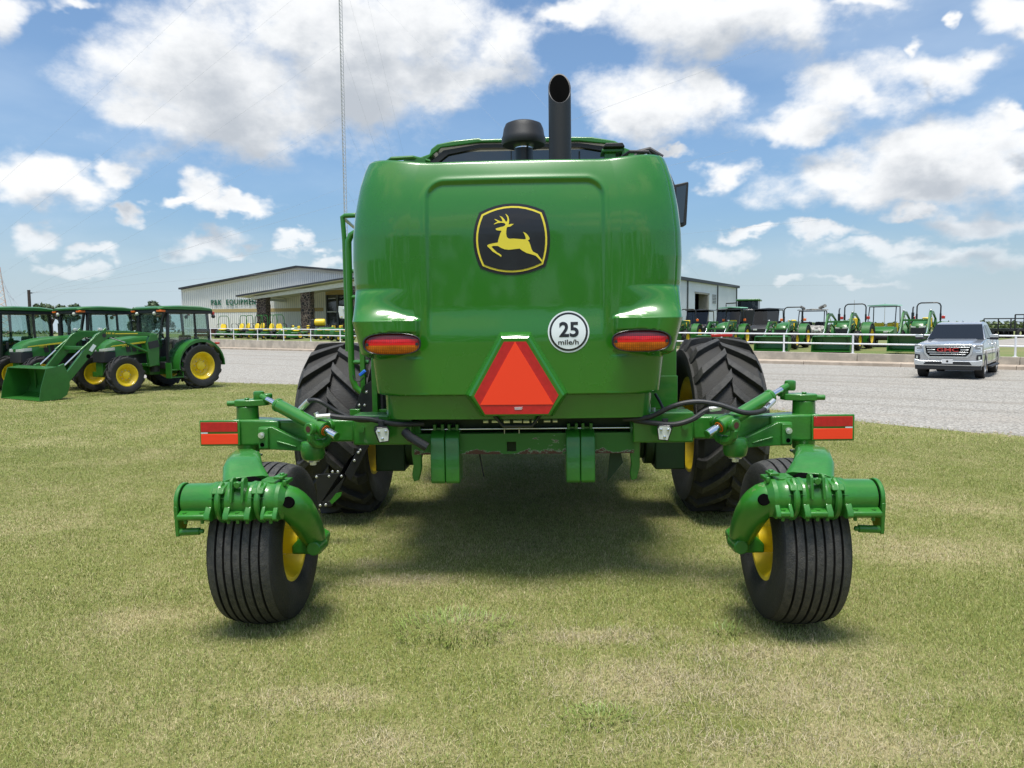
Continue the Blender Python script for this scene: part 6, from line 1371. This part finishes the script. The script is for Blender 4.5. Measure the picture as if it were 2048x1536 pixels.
# showroom lamp cluster reflected shape: big sign-like lamp on tower stand seen through the rail
p = AT(689,627,62); b = MB(); K = thing('lamp_unit','pale six sided lamp panel with three bulbs beside the showroom window','lamp',gp(689,672,62),0); zc = p.z-K.location.z
MB().prism([(-.42,zc+.62),(.30,zc+.55),(.42,zc-.25),(.15,zc-.45),(-.35,zc-.40),(-.45,zc+.2)],-.1,.02).build('lamp_panel','lamp_face',K,bev=.03); MB().prism([(-.45,zc+.66),(.9,zc+.62),(.9,zc-.5),(.1,zc-.6)],.02,.3).build('lamp_back','black_paint',K)
for x_,z_ in ((.0,zc+.35),(-.18,zc-.2),(.18,zc-.18)): MB().ball((x_,-.1,z_),.09,8).build('bulb','chrome',K)
MB().bar((.3,.1,0),(.3,.1,zc-.5),.15,.15).build('stand','black_paint',K)
# ------------------------------------------------------------------ masts, poles, wires
def lattice(T, base, h, w_, sg_, r, step, matn, top_w=None, name='mast_frame'):
    b = MB(); tw = top_w or w_
    def c(i, z): a = 2*PI*i/3+.5; ww = w_+(tw-w_)*z/h; return Vector((ww*.577*math.cos(a), ww*.577*math.sin(a), z))
    n = int(h/step)
    for i in range(3): b.tube([c(i,h*k/8) for k in range(9)], r, 5, cap=False)
    for k in range(n):
        for i in range(3): b.tube([c(i,k*step),c((i+1)%3,(k+1)*step)], r*.6, 4, cap=False)
    o = b.build(name, matn, T, smooth=False); return o
base = AT(696,655,150); base.z = .8
T = thing('radio_mast','very tall thin guyed lattice mast rising out of the top of the picture','mast',base,0); lattice(T, base, 118, .60, 1, .055, .75, 'mast_paint')
for ht, spread in ((30,70),(44,70),(58,75),(74,80),(92,85)):
    for an in (200,320,80):
        e_ = Vector((spread*math.cos(R(an)), spread*math.sin(R(an)), 0)); 
        if an == 80: e_ *= .9
        MB().tube([Vector((0,0,ht)), Vector((0,0,ht)).lerp(e_,.5)-Vector((0,0,.8)), e_], .009, 4, cap=False).build('guy_wire','wire_grey',T,smooth=False)
base = AT(1,655,120); base.z = .8; T = thing('lattice_tower','orange and white lattice tower at the left edge','tower',base,0); lattice(T, base, 11.6, 2.4, 1, .08, 1.0, 'orange_tower', .7)
for k in range(4): MB().tube([Vector((.3,0,11.5-k)),Vector((5+k*1.5,-2,0))],.03,4,cap=False).build('guy_wire','wire_grey',T,smooth=False)
base = AT(62,660,62); base.z = .5; tz = AT(61,580,62).z-.5; T = thing('utility_pole','brown wooden pole behind the left tractors','pole',base,0); MB().cyl((0,0,0),(0,0,tz),.14,.12,n=10).build('pole','wood_pole',T); MB().cyl((.12,0,tz-.25),(.28,0,tz-.25),.05,n=8).build('insulator','black_plastic',T)
for ex,ey,ez in ((60,-6,22),(60,0,16),(70,5,11),(75,5,5)): MB().tube([Vector((.25,0,tz-.25)),Vector((ex*.5,ey*.5,tz+(ez-tz)*.42)),Vector((ex,ey,ez))],.006,4,cap=False).build('wire','wire_grey',T,smooth=False)
for px, y0_, Y, lb in ((1770,606,300,'thin distant mast above the green canopied cart'),(1709,600,300,'thin distant mast seen through the roll bar of the loader tractor')):
    q_ = AT(px,y0_,Y); T = thing('radio_mast',lb,'mast',(q_.x,q_.y,.9),0); MB().cyl((0,0,0),(0,0,q_.z-.9),.16,.10,n=6).build('pole','mast_paint',T)
# ------------------------------------------------------------------ trees
def leaves(b, c, rx, rz, n, s, rr, nb=16):
    blobs = []
    for i in range(nb):
        a = rr.uniform(0,2*PI); q = math.sqrt(rr.random())*.75; z_ = rr.uniform(-.6,.75); blobs.append((c+Vector((rx*q*math.cos(a)*(1-.3*max(z_,0)), rx*q*math.sin(a), rz*z_)), rr.uniform(.25,.42)*min(rx,rz)))
    for i in range(n):
        bc, br = rr.choice(blobs); d = Vector((rr.gauss(0,1),rr.gauss(0,1),rr.gauss(0,1))).normalized(); p = bc+d*br*rr.uniform(.6,1.08)
        u = Vector((rr.gauss(0,1),rr.gauss(0,1),rr.gauss(0,1))).normalized(); v = d.cross(u).normalized(); u = (u*.6+v*.4).normalized(); w = u.cross(d).normalized(); k = s*rr.uniform(.6,1.3)
        b.add([p-u*k, p+w*k*.5, p+u*k, p-w*k*.5], [(0,1,2,3)])
def tree(px, py, Y, rx, rz, label, n=2600, m_='leaf'):
    q_ = AT(px,py,Y); g_ = .7; T = thing('tree',label,'tree',(q_.x,q_.y,g_),0,'trees behind the left tractors'); rr = random.Random(int(px)); c = Vector((0,0,q_.z-g_))
    b = MB(); leaves(b, c, rx, rz, n, .22, rr); b.build('crown',m_,T,smooth=False)
    b = MB(); b.tube([(0,0,0),(.05,0,c.z*.5),(0,.05,c.z)],[.22,.17,.08],8)
    for k in range(4): a = k*1.6; b.tube([(0,0,c.z*.5),(rx*.5*math.cos(a),rx*.5*math.sin(a),c.z+rz*.3)],[.10,.03],6)
    b.build('trunk','bark',T)
tree(290,634,75,2.1,1.9,'round dark green tree between the cab tractors and the showroom',3000)
tree(322,640,80,1.3,1.3,'smaller dark tree touching the right side of the round tree',1200)
tree(100,624,78,2.0,1.0,'dark treetop just above the roof of the third cab tractor',1500)
tree(136,626,82,1.6,1.0,'low treetop between the two leftmost cab roofs',1200)
b = MB(); rr = random.Random(5)
for i in range(330):
    px = rr.uniform(1480,2250); Y = rr.uniform(150,175); q_ = AT(px,650,Y); h_ = rr.uniform(.7,1.9)
    leaves(b, Vector((q_.x,q_.y,.9+h_*.55)), rr.uniform(1.0,2.4), h_*.6, 26, .40, rr, 4)
for i in range(120):
    px = rr.uniform(-300,420); Y = rr.uniform(200,230); q_ = AT(px,650,Y); leaves(b, Vector((q_.x,q_.y,1.2)), 2.5, 1.0, 20, .5, rr, 4)
o = b.build('far_bushes','leaf_pale',smooth=False); tag(o,'low pale green bushes along the far horizon','bushes',kind='stuff')
# trailers far right
def trailer(label, px, Y, w_, h_, rz):
    q_ = AT(px,669,Y); T = thing('flatbed_trailer',label,'trailer',(q_.x,q_.y,YZ(-10,14)+.03),rz); L_ = w_
    MB().box(-L_/2,L_/2,-1,1,.55,.75).build('deck','black_paint',T)
    for x_ in (-L_*.2,-L_*.2+.9):
        for y_ in (-1.05,1.05): MB().lathe([(-.12,.2),(-.12,.36),(.12,.36),(.12,.2)],axM((x_,y_,.38),'y',1),16).build('wheel','rubber',T)
    b = MB()
    for x_ in (-L_*.35,-L_*.1,L_*.12,L_*.35): b.bar((x_,-1,.75),(x_,-1,h_),.07,.07)
    b.bar((-L_*.35,-1,h_),(L_*.35,-1,h_),.08,.08).bar((-L_*.35,-1,h_*.7),(L_*.35,-1,h_*.7),.05,.05).bar((L_*.35,-1,h_),(L_*.5,-1,.75),.07,.07); b.build('rack','black_paint',T)
trailer('black flatbed trailer with a tubular rack at the far right edge, on the gravel lot',2032,54,3.0,1.75,R(8))
trailer('black trailer frame just right of the pickup roof, on the gravel lot',1992,57,4.2,1.5,R(-5))

# dark belt of trees behind the viewer, mirrored in the glossy hood
b = MB(); rr = random.Random(9)
for i in range(150):
    x_ = -150+i*2.0+rr.uniform(-1,1); h_ = rr.uniform(9,13); leaves(b, Vector((x_,-52+rr.uniform(-4,4),h_*.5)), 3.0, h_*.55, 90, 1.1, rr, 6)
o = b.build('tree_belt','leaf',smooth=False); tag(o,'dense belt of trees on the far side of the lawn behind the viewer','trees',kind='stuff')
